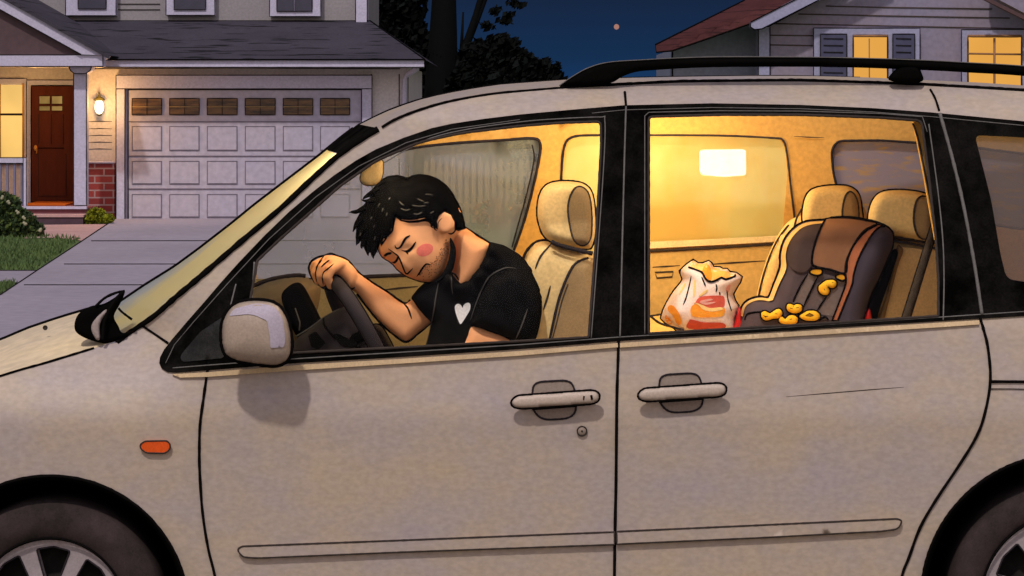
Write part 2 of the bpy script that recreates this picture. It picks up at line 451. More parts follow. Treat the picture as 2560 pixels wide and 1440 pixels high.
b.line(resamp([(1480, 283), (1560, 275), (1780, 269), (2000, 272), (2180, 280), (2330, 292), (2560, 314)], 12, False), 0, 2.2, m='chalk', surf=SO(-.006))
ws = b.build('window_surround', van)
M().panel(rc([(575, 780), (560, 895), (455, 905), (450, 890), (500, 830)], 10), SO(-.009), .004, mat('quarter_glass', (.012, .012, .011), rgb2=(.03, .029, .027), scale=14, rough=.4, grain=.4), grid=12).build('quarter_light', ws)
M().panel([(x, y) for x, y in [(430, 936), (520, 931), (740, 913), (1000, 898), (1300, 878), (1544, 858), (1545, 868), (1300, 889), (1000, 909), (740, 926), (520, 942), (450, 944)]], SO(-.010), .012, mat('belt_highlight', alb(205, 178, 140)), grid=10).build('belt_highlight', van)  # light reflected below the windows, put in as a pale cream ledge
M().panel([(1550, 858), (1900, 835), (2350, 807), (2448, 801), (2448, 811), (2350, 818), (1900, 846), (1550, 869)], SO(-.010), .012, MATS['belt_highlight'], grid=10).build('belt_highlight', van)
clear = glass('clear_glass', 0, (1, 1, 1), gloss=.0025)
for w in (W1, W2): M().panel(w, SO(.012), .004, clear, grid=40).build('window_pane', ws)
qg = glass('smoky_glass', .40, (.24, .21, .21), gloss=.0)
M().panel(W3, SO(.012), .004, qg, grid=40).build('window_pane', ws)
# belt-line door trim strip low on the doors
for nm, out, par in (('side_moulding', [(593, 1374, 8), (604, 1366, 6), (1000, 1351, 0), (1536, 1330, 0), (1536, 1361, 0), (1000, 1380, 0), (640, 1395, 20), (606, 1392, 10)], fd), ('side_moulding', [(1542, 1329, 0), (1900, 1313, 0), (2244, 1297, 6), (2255, 1302, 6), (2246, 1322, 12), (2200, 1328, 10), (1900, 1344, 0), (1542, 1360, 0)], rd)):
    o2 = rc(out, 8)
    M().panel(o2, SO(-.013), .013, paint, grid=16).line(resamp(o2, 10), 0, 5, True, 'pencil', surf=SO(-.012)).build(nm, par)
# door handles
hcup = mat('handle_cup', alb(146, 130, 118), var=.05)
hbar = mat('handle_bar', alb(188, 170, 155), var=.04, rough=.5, spec=.25)
for par, dx, dy, lk in ((fd, 0, 0, 1), (rd, 317, -18, 0)):
    cup = rc([(1330+dx, 985+dy, 25), (1335+dx, 955+dy, 24), (1425+dx, 950+dy, 24), (1438+dx, 975+dy, 20), (1442+dx, 1030+dy, 26), (1420+dx, 1047+dy, 20), (1355+dx, 1050+dy, 22), (1331+dx, 1025+dy, 20)], 20)
    c = M().panel(cup, SO(-.002), .004, hcup, grid=8).line(resamp(cup, 6), 0, 5, True, 'ink2', surf=SO(-.003)).build('handle_recess', par)
    bar = rc([(1277+dx, 1003+dy, 14), (1292+dx, 989+dy, 10), (1485+dx, 975+dy, 14), (1500+dx, 985+dy, 10), (1497+dx, 1003+dy, 12), (1480+dx, 1010+dy, 10), (1300+dx, 1022+dy, 14), (1280+dx, 1016+dy, 8)], 10)
    h = M().puff(bar, -.035, .012, hbar, R=16, back=.006, grid=6).line(resamp(bar, 6), -.035, 6.5, True, 'ink')
    h.line([(1330+dx, 1021+dy), (1440+dx, 1013+dy)], -.033, 10, m='ink')
    h.box(U(1296+dx, 1012+dy, -.03)-Vector((0, 0, 0)), U(1318+dx, 998+dy, 0), hbar); h.box(U(1460+dx, 1004+dy, -.03), U(1484+dx, 988+dy, 0), hbar)
    ho = h.build('door_handle', par)
    if lk:
        l = M().line([(1460, 990), (1459, 1000)], -.048, 3.5, m='ink'); l.line([(1478, 988), (1480, 999)], -.048, 6, m='ink'); l.build('lock_slot', ho)
k = M().lathe([(.0001, 0), (.011, 0), (.013, .004), (.014, .01)], SO(-.008)(1455, 1078), hcup, 'Y', 20)
k.line(circ(1455, 1078, 12, n=20), 0, 3.5, True, 'pencil', surf=SO(-.006)); k.blob(SO(-.009)(1455, 1078), (.003, .002, .003), MATS['pencil']); k.build('key_lock', fd)
# mirror
mo = rc([(552, 850, 30), (556, 795, 30), (585, 757, 34), (640, 748, 30), (695, 757, 34), (722, 800, 34), (731, 860, 26), (722, 902, 24), (690, 916, 16), (600, 905, 20), (562, 890, 24)], 20)
mirc = mat('mirror_shell', alb(168, 150, 134), var=.06, scale=7, rough=.5, spec=.2)
b = M().puff(mo, -.12, .06, mirc, R=70, back=.03, grid=9).line(resamp(mo, 7), -.12, 12, True)
mir = b.build('door_mirror', van)
mb = b.bvh()
M().panel(rc([(572, 790, 6), (584, 772, 10), (640, 758, 10), (684, 764, 14), (706, 792, 16), (714, 850, 12), (710, 868, 6), (676, 870, 4), (675, 845, 6), (668, 802, 6), (630, 784, 20)], 8), bs(mb, .003, -.15), .002, mat('mirror_cap', alb(176, 165, 176), var=.04), grid=8).build('mirror_cap', mir)
M().box(U(690, 905, -.10), U(620, 870, .03), black).build('mirror_arm', mir)
M().panel(offl(rc([(562, 840), (590, 775), (690, 770), (718, 840), (712, 890), (580, 885)], 20), 0, 0), lambda x, y: U(x, y, -.086), .003, mat('mirror_glass', (.3, .32, .36), rough=.1, spec=.5), grid=14).build('mirror_glass', mir)
# roof, hood, windshield as lofts from the near edge over the crown to the far edge
def W3l(near, ctr, far, n=10):
    rows = []
    for i in range(n+1):
        t = i/n*2
        rows.append([])
        for a, c, f in zip(near, ctr, far):
            # parabola through the three
            l0 = (t-1)*(t-2)/2; l1 = -t*(t-2); l2 = t*(t-1)/2
            rows[-1].append(a*l0+c*l1+f*l2)
    return rows
def rs3(pts, n):
    L = [0]
    for a, b_ in zip(pts, pts[1:]): L.append(L[-1]+(Vector(b_)-Vector(a)).length)
    out = []; j = 0
    for i in range(n):
        t = L[-1]*i/(n-1)
        while j < len(L)-2 and L[j+1] < t: j += 1
        u = (t-L[j])/max(1e-9, L[j+1]-L[j]); out.append(Vector(pts[j]).lerp(Vector(pts[j+1]), min(1, u)))
    return out
def mirrorfar(pts, dx=-.10, dz=-.02): return [Vector((p.x+dx, 1.75-p.y, p.z+dz)) for p in pts]
YC = .9
rn = rs3([SO(.004)(x, y) for x, y in ditch], 60)
rcx = [(898, 312), (940, 291), (980, 273), (1040, 252), (1100, 237), (1180, 222), (1250, 212), (1400, 201), (1550, 196), (1700, 193), (1850, 191), (2000, 191), (2150, 195), (2300, 202), (2430, 208), (2560, 217), (3000, 250), (3260, 275)]
rcc = rs3([U(x, y, YC) for x, y in rcx], 60)
rf = mirrorfar(rn)
b = M().loft(W3l(rn, rcc, rf, 14), paint, flip=True)
b.loft([[p-Vector((0, 0, .025)) for p in r] for r in W3l(rn, rcc, rf, 14)], beige)
b.tube([U(x, y, YC)+Vector((0, 0, -.002)) for x, y in resamp(sm(rcx[:13], False, 3), 12, False)], .0062, ink)
b.build('roof', van)
wcx = [(292, 762), (360, 716), (440, 666), (500, 622), (580, 560), (640, 511), (720, 450), (800, 389), (860, 340), (898, 312)]
NW = 46
wn = rs3([SO(.004)(x, y) for x, y in wsn], NW); wcc = rs3([U(x, y, YC) for x, y in wcx], NW); wf = mirrorfar(wn, -.10, 0)
rows = W3l(wn, wcc, wf, 14)
wsg = glass('windshield_glass', .93, alb(255, 232, 170, 1), rgb2=alb(205, 212, 214, 1), scale=1.3, gloss=.0, transl=.6, thr=(.46, .56), stretch=(1, .7, .35))  # yellow and blue reflections are mixed into the glass colour
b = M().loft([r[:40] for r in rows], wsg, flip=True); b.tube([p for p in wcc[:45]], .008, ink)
wso = b.build('windshield', van)
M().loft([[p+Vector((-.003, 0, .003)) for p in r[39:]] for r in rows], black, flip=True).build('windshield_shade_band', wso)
hn = rs3([SO(.002)(x, y) for x, y in [(-600, 1135), (-300, 1040), (0, 940), (120, 905), (235, 870), (295, 852)]], 30)
hcc = rs3([U(x, y, YC) for x, y in [(-600, 1060), (-300, 950), (0, 852), (70, 822), (150, 795), (235, 770), (292, 762)]], 30)
hf = mirrorfar(hn, -.10, -.04)
hoodm = mat('hood_lit_paint', alb(240, 215, 170), rgb2=alb(216, 196, 168), scale=1.2, rough=.5, spec=.2)  # cream colour stands for the yellow light reflected on the hood
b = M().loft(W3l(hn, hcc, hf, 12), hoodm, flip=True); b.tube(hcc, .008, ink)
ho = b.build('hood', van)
M().lathe([(.0001, .004), (.006, .004), (.008, 0)], U(113, 829, .42)+Vector((0, 0, .012)), MATS['pencil'], 'Y', 12).build('washer_nozzle', ho)
# cowl and wiper at the foot of the windshield
co = sm([(186, 812), (196, 785), (225, 766), (262, 758), (300, 735), (312, 732), (300, 760), (285, 790), (296, 815), (306, 832), (330, 830), (300, 850), (260, 858), (220, 848), (192, 832)], True, 4)
b = M().puff(co, .16, .02, blackp, R=14, back=.05, grid=5)
cw = b.build('cowl', van)
M().puff(sm([(228, 822), (236, 800), (262, 775), (266, 780), (250, 810), (250, 846), (240, 848)], True, 4), .12, .006, mat('cowl_grey', alb(160, 145, 140)), R=8, grid=4).build('cowl_panel', cw)
b = M(); b.line(sm([(240, 765), (262, 745), (290, 732), (312, 728)], False, 6), .14, 7); b.line(sm([(256, 850), (262, 800), (285, 755), (308, 730)], False, 6), .12, 9)
b.line(sm([(296, 770), (305, 780), (330, 799)], False, 6), .13, 6); b.build('wiper', van)
# roof rack rail
rail = sm([(1398, 214), (1430, 192), (1470, 170), (1520, 156), (1600, 150), (1750, 143), (1900, 142), (2100, 144), (2300, 150), (2430, 157), (2560, 165), (2900, 195)], False, 6)
under = sm([(2900, 220), (2560, 190), (2430, 182), (2300, 175), (2100, 168), (1900, 167), (1750, 169), (1640, 175), (1590, 180), (1555, 192), (1525, 208), (1460, 214)], False, 6)
rb = M().puff(rail+under, .34, .02, blackp, R=14, back=.02, grid=7)
rb.line(rail, .33, 2.5, m='chalk')
rr = rb.build('roof_rail', van)
M().puff(sm([(2222, 200), (2232, 180), (2255, 165), (2290, 165), (2304, 182), (2306, 203), (2265, 208)], True, 4), .34, .03, blackp, R=14, grid=6).build('rail_foot', rr)
# far-side twin of the rail
far = rr.copy(); COL.objects.link(far); far.location = far.location+Vector((-.1, 1.0, -.09)); far.name = 'roof_rail'
# wheels
def wheel(cx, cy, rt, rr_, nh, ph):
    c = U(cx, cy, .06); s = (.06-CY)/F; R = rt*s; r = rr_*s
    t = M().lathe([(r, .01), (r*1.03, 0), (R*.86, -.012), (R*.97, .005), (R, .03), (R, .2), (R*.95, .22), (r, .22)], c, rubber, 'Y', 96)
    t.line(circ(cx, cy, rr_+2, n=60), .058, 6, True)
    to = t.build('wheel', van)
    holes = []
    for i in range(nh):
        a = ph+360*i/nh
        holes.append(rc([(cx+rr_*rho*math.cos(math.radians(a+da)), cy-rr_*rho*math.sin(math.radians(a+da))) for rho, da in ((.36, -9), (.36, 9), (.62, 13), (.885, 14.5), (.905, 0), (.885, -14.5), (.62, -13))], 6))
    rim = M()
    def rs(x, y):
        d = math.hypot(x-cx, y-cy)/rr_; return U(x, y, .075-.02*math.exp(-(d/.28)**2)+.012*math.sin(min(1, d)*math.pi))
    rim.panel(circ(cx, cy, rr_*.99, n=72), rs, .03, rimm, holes=holes, grid=11)
    for h_ in holes: rim.line(resamp(h_, 8), 0, 4.5, True, 'ink2', surf=lambda x, y: rs(x, y)+Vector((0, -.001, 0)))
    rim.build('rim', to)
    M().lathe([(.0001, 0), (r*1.02, 0), (r*1.02, .05)], U(cx, cy, .14), mat('brake_dark', (.012, .011, .01), rgb2=(.025, .022, .02), scale=20), 'Y', 40).build('brake_disc', to)
    M().lathe([(.0001, -.004), (.03, -.002), (.034, .01)], U(cx, cy, .05), rimm, 'Y', 20).build('wheel_cap', to)
    return to
w1 = wheel(125, 1537, 285, 189, 8, 90-3)
w2 = wheel(2668, 1500, 293, 213, 8, 101)
for cx, cy, R in ((125, 1537, 345), (2668, 1500, 363)):
    s = 7.0/F; c = U(cx, cy, .008); r = R*s
    M().lathe([(r, .004), (r*.97, .012), (r*.99, .03), (r, .45), (.0001, .45)], c, blackp, 'Y', 160).build('wheel_arch_liner', van)
# far-side wheels
for w in (w1, w2):
    n_ = w.copy(); COL.objects.link(n_); n_.location = n_.location+Vector((-.1, 1.45, 0))
    for ch in w.children:
        g = ch.copy(); COL.objects.link(g); g.parent = n_
M().box((-2.1, .03, .27), (2.45, 1.7, .33), blackp).build('underbody', van)
# ------------------------------------------------ far side of the cabin
def fy(z): return 1.70-(max(0, z-1.25)*.22)
def FP(px, py, o=0):
    y = 1.65
    for _ in range(6): y = fy(U(px, py, y).z)
    return U(px, py, y+o)
H1 = rc([(640, 700, 4), (640, 645, 4), (750, 545, 4), (850, 457, 10), (925, 402, 10), (1012, 375, 20), (1150, 356, 30), (1325, 345, 14), (1350, 352, 14), (1350, 385, 14), (1330, 480, 20), (1308, 560, 20), (1284, 640, 20), (1275, 681, 4), (1080, 684, 0), (925, 690, 0), (780, 696, 4)], 8)
H2 = rc([(1400, 640, 4), (1406, 440, 20), (1416, 362, 20), (1436, 342, 14), (1500, 338, 20), (1700, 338), (1900, 342), (1948, 346, 14), (1964, 368, 14), (1969, 440, 20), (1956, 590, 14), (1940, 602, 8), (1622, 622, 4)], 10)
H3 = rc([(2078, 375, 20), (2094, 352, 16), (2200, 351), (2345, 360), (2430, 368), (2560, 385), (2760, 420, 30), (2800, 590, 20), (2560, 573), (2480, 562), (2200, 560, 20), (2120, 530, 20), (2095, 480, 20), (2083, 430)], 12)
outer = [(455, 1700), (455, 830), (560, 735), (640, 664), (738, 575), (780, 540), (860, 470), (925, 420), (985, 382), (1040, 352), (1130, 326), (1300, 306), (1430, 290), (1620, 274), (1900, 266), (2150, 266), (2400, 280), (2900, 320), (3150, 1000), (3150, 1700)]
# keep the front pillar slim and hidden behind the near one
outer = [(455, 1700), (455, 830), (540, 715), (612, 640), (725, 533), (830, 444), (905, 390), (1000, 357), (1130, 330), (1300, 308), (1430, 292), (1620, 276), (1900, 268), (2150, 270), (2400, 284), (2900, 324), (3150, 1000), (3150, 1700)]
b = M().panel(outer, FP, .03, wallm, holes=[H1, H2, H3], grid=30)
FS = lambda o: (lambda x, y: FP(x, y, o))
b.line(sm([(1000, 377), (1060, 366), (1150, 357), (1250, 351), (1330, 346), (1350, 358), (1348, 395), (1330, 480), (1308, 560), (1285, 625)], False, 8), 0, 7, m='ink2', surf=FS(-.004))
b.line(sm([(1330, 362), (1335, 400), (1318, 480), (1296, 560), (1280, 618)], False, 8), 0, 4, m='ink2', surf=FS(-.004))
b.line(sm([(1403, 450), (1410, 370), (1434, 342), (1500, 338)], False, 8), 0, 6, m='ink2', surf=FS(-.004))
b.line(sm([(1622, 338), (1800, 339), (1930, 345), (1958, 352), (1968, 390), (1976, 460), (1988, 560)], False, 8), 0, 5, m='pencil', surf=FS(-.004))
b.line(resamp(H3, 10), 0, 6, True, m='ink2', surf=FS(-.004))
b.line([(1985, 341), (2020, 343), (2060, 344)], 0, 2.5, m='pencil', surf=FS(-.004), taper=True)
fw = b.build('cabin_side_trim', van)
b = M().panel([(500, 700), (780, 696), (925, 690), (1080, 684), (1285, 681), (1400, 680), (1400, 1000), (500, 1000)], FS(-.02), .02, mat('door_trim_olive', alb(176, 160, 118, .75), var=.06), grid=30)
b.line(resamp([(640, 712), (780, 699), (925, 691), (1080, 685), (1285, 682)], 12, False), 0, 9, m='ink2', surf=FS(-.022))
b.line([(940, 727), (1000, 720), (1045, 716)], 0, 5, m='pencil', surf=FS(-.022), taper=True)
b.line([(640, 748), (720, 746), (800, 744)], 0, 5, m='pencil', surf=FS(-.022))
b.build('front_door_trim', fw)
b = M().panel([(1400, 640), (1622, 634), (1958, 612), (2010, 610), (2010, 1000), (1400, 1000)], FS(-.025), .025, doorm, grid=30)
b.line(resamp([(1610, 628), (1700, 624), (1800, 619), (1935, 610)], 12, False), 0, 6, m='pencil', surf=FS(-.03))
b.line([(1632, 668), (1665, 666), (1700, 664)], 0, 4.5, m='pencil', surf=FS(-.027), taper=True)
b.line([(1760, 662), (1830, 657), (1912, 652)], 0, 4.5, m='pencil', surf=FS(-.027), taper=True)
b.line([(1638, 681), (1683, 679), (1680, 692), (1642, 695)], 0, 4, True, m='pencil', surf=FS(-.027))
b.build('rear_door_trim', fw)
b = M().panel([(1610, 606), (1800, 598), (1945, 590), (1948, 604), (1800, 612), (1610, 622)], FS(-.035), .03, mat('pale_sill', alb(250, 232, 190, .95)), grid=12).build('window_sill', fw)
g1 = glass('misted_glass_front', .36, alb(205, 215, 235, 1), rgb2=alb(190, 200, 205, 1), scale=3, transl=.4, gloss=0)
g2 = glass('misted_glass_rear', .72, alb(255, 238, 170, 1), rgb2=alb(252, 216, 128, 1), scale=3.4, transl=.4, gloss=0)
g3 = glass('dappled_glass_quarter', .85, alb(178, 170, 192, .9), rgb2=alb(220, 184, 120, .9), scale=13, transl=.4, gloss=0, thr=(.50, .72), stretch=(1, 1, 4.5))  # lilac-grey pane with yellow dapples from noise
M().panel(H1, FS(.01), .004, g1, grid=40).build('window_pane', fw)
M().panel(H2, FS(.01), .004, g2, grid=40).build('window_pane', fw)
M().panel(H3, FS(.01), .004, g3, grid=40).build('window_pane', fw)
# far outer skin and ends
b = M(); b.box((-.75, 1.735, .30), (2.45, 1.75, 1.10), paint); b.box((-2.05, 1.735, .30), (-.75, 1.75, .86), paint); b.build('far_body_side', van)
b = M(); b.box((2.43, .12, .34), (2.46, 1.72, 1.75), paint); b.build('tailgate', van)
b = M(); b.box((-2.12, .08, .34), (-2.08, 1.72, .92), paint); b.build('front_bumper', van)
# rear-view mirror
rmo = rc([(898, 452, 10), (905, 425, 10), (935, 402, 10), (958, 398, 10), (958, 440, 14), (945, 462, 16), (915, 466, 14)], 12)
M().puff(rmo, 1.15, .02, mat('visor_beige', alb(215, 192, 145, .7)), R=20, grid=6).line(resamp(rmo, 6), 1.15, 3, True, 'pencil').build('sun_visor', van)
# dashboard and steering
do = sm([(560, 900), (575, 770), (630, 725), (680, 702), (730, 691), (760, 690), (775, 698), (800, 706), (800, 745), (790, 800), (800, 880), (700, 930)], True, 4)
b = M().puff(do, 1.2, .3, dashm, R=50, back=.3, grid=12); b.line(sm([(632, 716), (660, 703), (700, 693), (740, 688), (764, 690)], False, 6), .9, 10, m='ink2')
da = b.build('dashboard', van)
b = M().puff(sm([(703, 742), (722, 715), (744, 706), (760, 716), (780, 752), (800, 792), (806, 810), (770, 840), (745, 845), (722, 800)], True, 4), .78, .05, blackp, R=20, grid=6); b.line([(738, 770), (750, 806), (748, 826)], .72, 3, m='chalk'); b.build('instrument_hood', da)
cl = sm([(720, 900), (738, 850), (775, 822), (812, 793), (840, 778), (866, 768), (905, 800), (945, 850), (965, 905), (850, 925)], True, 4)
b = M().puff(cl, .5, .1, dark, R=36, back=.08, grid=7)
b.line(resamp(sm([(738, 842), (775, 820), (812, 792), (845, 775), (868, 768)], False, 4), 8, False), .5, 4, m='chalk')
cb = b.bvh()
b.line(sm([(809, 798), (812, 815), (830, 838), (838, 850)], False, 5), 0, 6, surf=bs(cb, 0, .45))
b.panel(rc([(770, 838), (790, 828), (804, 846), (815, 858), (795, 874), (778, 868)], 5), bs(cb, .002, .42), .002, blackp, grid=6)
b.panel(rc([(831, 836), (845, 834), (870, 846), (905, 870), (880, 872), (852, 866)], 5), bs(cb, .002, .42), .002, blackp, grid=6)
cs = b.build('steering_column', van)
# steering wheel: a tilted ring
cen = U(903, 838, .46); u = Vector((.47, 0, -.88)).normalized()
vdir = (Vector((0, 1, 0))*math.cos(math.radians(13))+Vector((-.88, 0, -.47)).normalized()*math.sin(math.radians(13))*1.0).normalized()
ring = []
for i in range(80):
    t = 2*math.pi*i/80; ring.append(cen+u*(-.192*math.cos(t))+vdir*(.192*math.sin(t)))
b = M().tube(ring, .0225, dark, True, 12)
ax = u.cross(vdir).normalized()
for sg in (-1, 1):
    e_ = []
    for i in range(80):
        tg = (ring[(i+1) % 80]-ring[i-1]).normalized(); nn = tg.cross(Vector((0, 1, 0)))
        e_.append(ring[i]+nn.normalized()*.0215*sg if nn.length > .2 else None)
    run = []
    for q_ in e_+[None]:
        if q_ is None:
            if len(run) > 3: b.tube(run, .0038, ink)
            run = []
        else: run.append(q_)
swo = b.build('steering_wheel', van)
b = M(); hub = cen+ax*(.02 if ax.x < 0 else -.02)
for t in (math.pi*.5, math.pi*1.5, math.pi): b.capsule(hub, cen+u*(-.175*math.cos(t))+vdir*(.175*math.sin(t)), .022, .014, blackp)
b.blob(hub, (.05, .06, .06), blackp, 16, 10); b.build('steering_spokes', swo)
M().puff(sm([(915, 880), (920, 830), (932, 812), (952, 815), (972, 845), (988, 880), (985, 905), (920, 905)], True, 4), .62, .05, dark, R=16, grid=6).line(sm([(928, 812), (952, 813), (972, 845), (990, 880)], False, 5), .62, 5).build('wheel_hub_cover', swo)
# seats
def headrest(out, sideo, Y, par, T=.07):
    b = M().puff(out, Y, T, beige, R=26, back=.12, grid=6, ink=7)
    hb = b.bvh(); ho_ = b.build('headrest', par)
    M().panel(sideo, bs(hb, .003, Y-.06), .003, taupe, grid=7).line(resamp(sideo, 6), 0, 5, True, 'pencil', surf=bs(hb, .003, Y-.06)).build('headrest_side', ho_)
so = sm([(1285, 900), (1290, 760), (1296, 690), (1312, 640), (1330, 612), (1350, 600), (1378, 600), (1420, 622), (1482, 636), (1500, 660), (1500, 900)], True, 4)
b = M().puff(so, .55, .1, beige, R=50, back=.14, grid=10)
b.line(sm([(1303, 660), (1316, 628), (1338, 606), (1362, 600), (1378, 604), (1440, 626), (1482, 634)], False, 5), .53, 7, m='ink2')
sb = b.bvh()
b.line(sm([(1378, 610), (1352, 640), (1338, 672)], False, 5), 0, 5, m='pencil', surf=bs(sb, .002, .5), taper=True)
b.line(sm([(1376, 714), (1368, 745), (1358, 775)], False, 5), 0, 5, m='pencil', surf=bs(sb, .002, .5), taper=True)
st = b.build('driver_seat', van)
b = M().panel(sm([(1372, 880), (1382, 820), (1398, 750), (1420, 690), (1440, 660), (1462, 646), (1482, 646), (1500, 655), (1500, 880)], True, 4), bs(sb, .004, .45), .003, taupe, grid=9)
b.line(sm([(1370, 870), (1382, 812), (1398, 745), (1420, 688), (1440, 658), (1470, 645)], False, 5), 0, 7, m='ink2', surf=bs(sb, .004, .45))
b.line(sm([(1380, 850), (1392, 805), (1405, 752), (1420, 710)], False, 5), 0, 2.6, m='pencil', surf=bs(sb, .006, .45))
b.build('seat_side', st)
b = M(); b.line(sm([(1378, 604), (1400, 613), (1440, 624), (1482, 634)], False, 5), .44, 11, m='ink2'); b.tube([U(1385, 590, .5), U(1384, 615, .5)], .006, rimm); b.tube([U(1454, 600, .5), U(1452, 635, .5)], .006, rimm); b.build('headrest_post', st)
headrest(sm([(1343, 530), (1348, 490), (1364, 464), (1390, 454), (1425, 453), (1458, 459), (1478, 478), (1487, 520), (1488, 580), (1480, 615), (1468, 622), (1430, 618), (1385, 607), (1360, 590), (1348, 562)], True, 4),
         sm([(1420, 530), (1424, 495), (1438, 470), (1456, 468), (1472, 486), (1479, 530), (1478, 588), (1466, 611), (1446, 611), (1430, 588)], True, 4), .5, st)
M().puff(sm([(1000, 980), (1010, 930), (1250, 930), (1480, 930), (1480, 1040), (1010, 1040)], True, 4), .5, .2, beige, R=40, grid=14).build('seat_cushion', st)
# rear bench
s1 = sm([(1885, 900), (1890, 760), (1902, 695), (1925, 628), (1955, 572), (1985, 545), (2030, 535), (2120, 530), (2170, 545), (2190, 900)], True, 4)
b = M().puff(s1, 1.15, .06, beige, R=40, back=.1, grid=11)
b.line(sm([(1896, 742), (1908, 690), (1928, 632), (1950, 590), (1972, 562)], False, 5), 1.12, 5, m='pencil')
b.line(sm([(1985, 570), (1992, 545), (2005, 522), (2010, 516)], False, 5), 1.10, 5, m='pencil')
s2 = sm([(2178, 900), (2176, 640), (2182, 592), (2215, 585), (2260, 592), (2345, 606), (2420, 640), (2430, 900)], True, 4)
b.puff(s2, .8, .08, beige, R=40, back=.14, grid=11)
bench = b.build('rear_bench', van)
b = M(); b.line(sm([(2228, 590), (2260, 596), (2300, 602), (2345, 608)], False, 4), .70, 7, m='pencil'); b.line(sm([(2228, 600), (2270, 608), (2300, 614), (2345, 622)], False, 4), .70, 6, m='pencil'); b.build('seat_seam', bench)
b = M().panel(sm([(2218, 850), (2225, 700), (2232, 625), (2260, 618), (2345, 630), (2380, 640), (2380, 850)], True, 4), lambda x, y: U(x, y, .71), .02, mat('seat_tan', alb(236, 204, 145, .9), var=.06), grid=14).build('seat_panel', bench)
headrest(sm([(2006, 550), (2010, 505), (2022, 480), (2045, 468), (2090, 463), (2125, 467), (2146, 484), (2154, 520), (2150, 560), (2080, 570), (2020, 565)], True, 4),
         sm([(2106, 530), (2112, 495), (2122, 480), (2134, 484), (2144, 505), (2147, 540), (2142, 558), (2112, 558)], True, 4), 1.05, bench)
headrest(sm([(2170, 560), (2173, 525), (2186, 494), (2210, 478), (2260, 475), (2310, 483), (2336, 500), (2342, 540), (2338, 590), (2320, 605), (2260, 596), (2178, 585)], True, 4),
         sm([(2284, 545), (2290, 505), (2306, 490), (2322, 500), (2333, 530), (2331, 575), (2318, 596), (2300, 594), (2289, 576)], True, 4), .72, bench)
A = U(1600, 1000, 1.45)
b = M().box((U(1560, 800, .3).x, .25, .75), (1.5, 1.48, 1.083), cream)
b.line(resamp([(1626, 790), (1650, 786), (1680, 786)], 8, False), 1.2, 5, m='pencil'); b.line(sm([(1626, 790), (1650, 808), (1690, 820), (1710, 826)], False, 5), .55, 6, m='pencil')
b.build('bench_cushion', bench)
b = M().puff([(2330, 552), (2347, 545), (2349, 560), (2275, 800), (2252, 800)], .5, .008, mat('belt_webbing', alb(78, 68, 56, .8), var=.2, scale=40, grain=.3), R=8, grid=6, ink=3).build('seat_belt', van)
# the pale garnish beside the rear door opening, seen through the pane
b = M().panel([(2284, 305), (2310, 305), (2345, 545), (2346, 600), (2338, 600), (2310, 440)], lambda x, y: U(x, y, .28), .02, mat('garnish', alb(238, 185, 95, .85)), grid=10)
b.line(sm([(2282, 308), (2296, 350), (2316, 450), (2336, 550), (2342, 600)], False, 5), .275, 5, m='ink2'); b.build('pillar_garnish', van)
# dome lamp
dl = M().box((.45, .75, 1.805), (.75, .95, 1.83), emit('lamp_lens', (1, .75, .4), 6)).build('dome_lamp', van)
# ================================================================== CHILD SEAT, SNACKS, BAG
cseat = thing('child_car_seat', 'dark grey and brown child car seat with a cream highlight along its rim on the rear bench', 'child seat', tuple(U(2040, 812, .6)))
shellm = mat('seat_shell_grey', alb(92, 78, 80, .8), var=.14, scale=12)
wing = mat('seat_wing_dark', alb(84, 68, 64, .8), var=.14, scale=12)
brown = mat('seat_brown', alb(152, 108, 78, .8), var=.08, scale=12)
orange_ = mat('seat_piping_orange', alb(192, 118, 80, .8), var=.06)
navy = mat('seat_navy', alb(84, 76, 88, .8), var=.12, scale=9)
strapm = mat('seat_strap_grey', alb(128, 112, 106, .8), var=.06)
inlay = mat('seat_inlay_grey', alb(112, 97, 94, .8), var=.06)
out = sm([(1848, 850), (1850, 785), (1858, 762), (1876, 748), (1900, 742), (1921, 743), (1934, 712), (1950, 668), (1951, 637), (1960, 603), (1982, 573), (2015, 554), (2060, 550), (2087, 544), (2129, 544), (2171, 551), (2202, 560), (2223, 572), (2233, 590), (2230, 618), (2217, 650), (2196, 698), (2175, 742), (2160, 796), (2150, 850), (2000, 856)], True, 4)
b = M().puff(out, .62, .10, shellm, R=46, back=.14, grid=8, ink=8)
sbv = b.bvh(); bsv = lambda o: bs(sbv, o, .6)
b.line(sm([(1862, 800), (1868, 786), (1885, 781), (1908, 780)], False, 5), 0, 5, surf=bsv(.001))
shell = b.build('seat_shell', cseat)
crl = sm([(1852, 790), (1858, 766), (1876, 751), (1900, 745), (1922, 747)], False, 4)+sm([(1925, 742), (1936, 714), (1953, 670), (1954, 638), (1963, 605), (1985, 576), (2016, 557), (2062, 553)], False, 4)
cri = sm([(2062, 557), (2017, 564), (1992, 580), (1973, 606), (1964, 637), (1965, 672), (1947, 712), (1932, 750)], False, 4)+sm([(1922, 753), (1900, 750), (1879, 755), (1863, 768), (1857, 791)], False, 4)
crm = mat('seat_rim_highlight', alb(240, 195, 120, .85))
M().panel(crl+cri, bsv(.012), .010, crm, grid=6).build('rim_highlight', cseat)  # highlight on the seat's left rim, put in as a cream strip
def overlay(name, pts, m, off=.004, par=cseat, w=5, grid=8, inkc='ink', raw=False, bv=None, lab=None):
    p = pts if raw else sm(pts, True, 4)
    f = bs(bv or sbv, off, .6)
    o = M().panel(p, f, .003, m, grid=grid)
    if w: o.line(resamp(p, 6), 0, w, True, inkc, surf=f)
    return o.build(name, par, lab)
overlay('seat_inlay', [(2025, 684), (2060, 684), (2114, 700), (2100, 745), (2080, 800), (1975, 800), (1990, 740)], inlay, .002, w=0, raw=True)
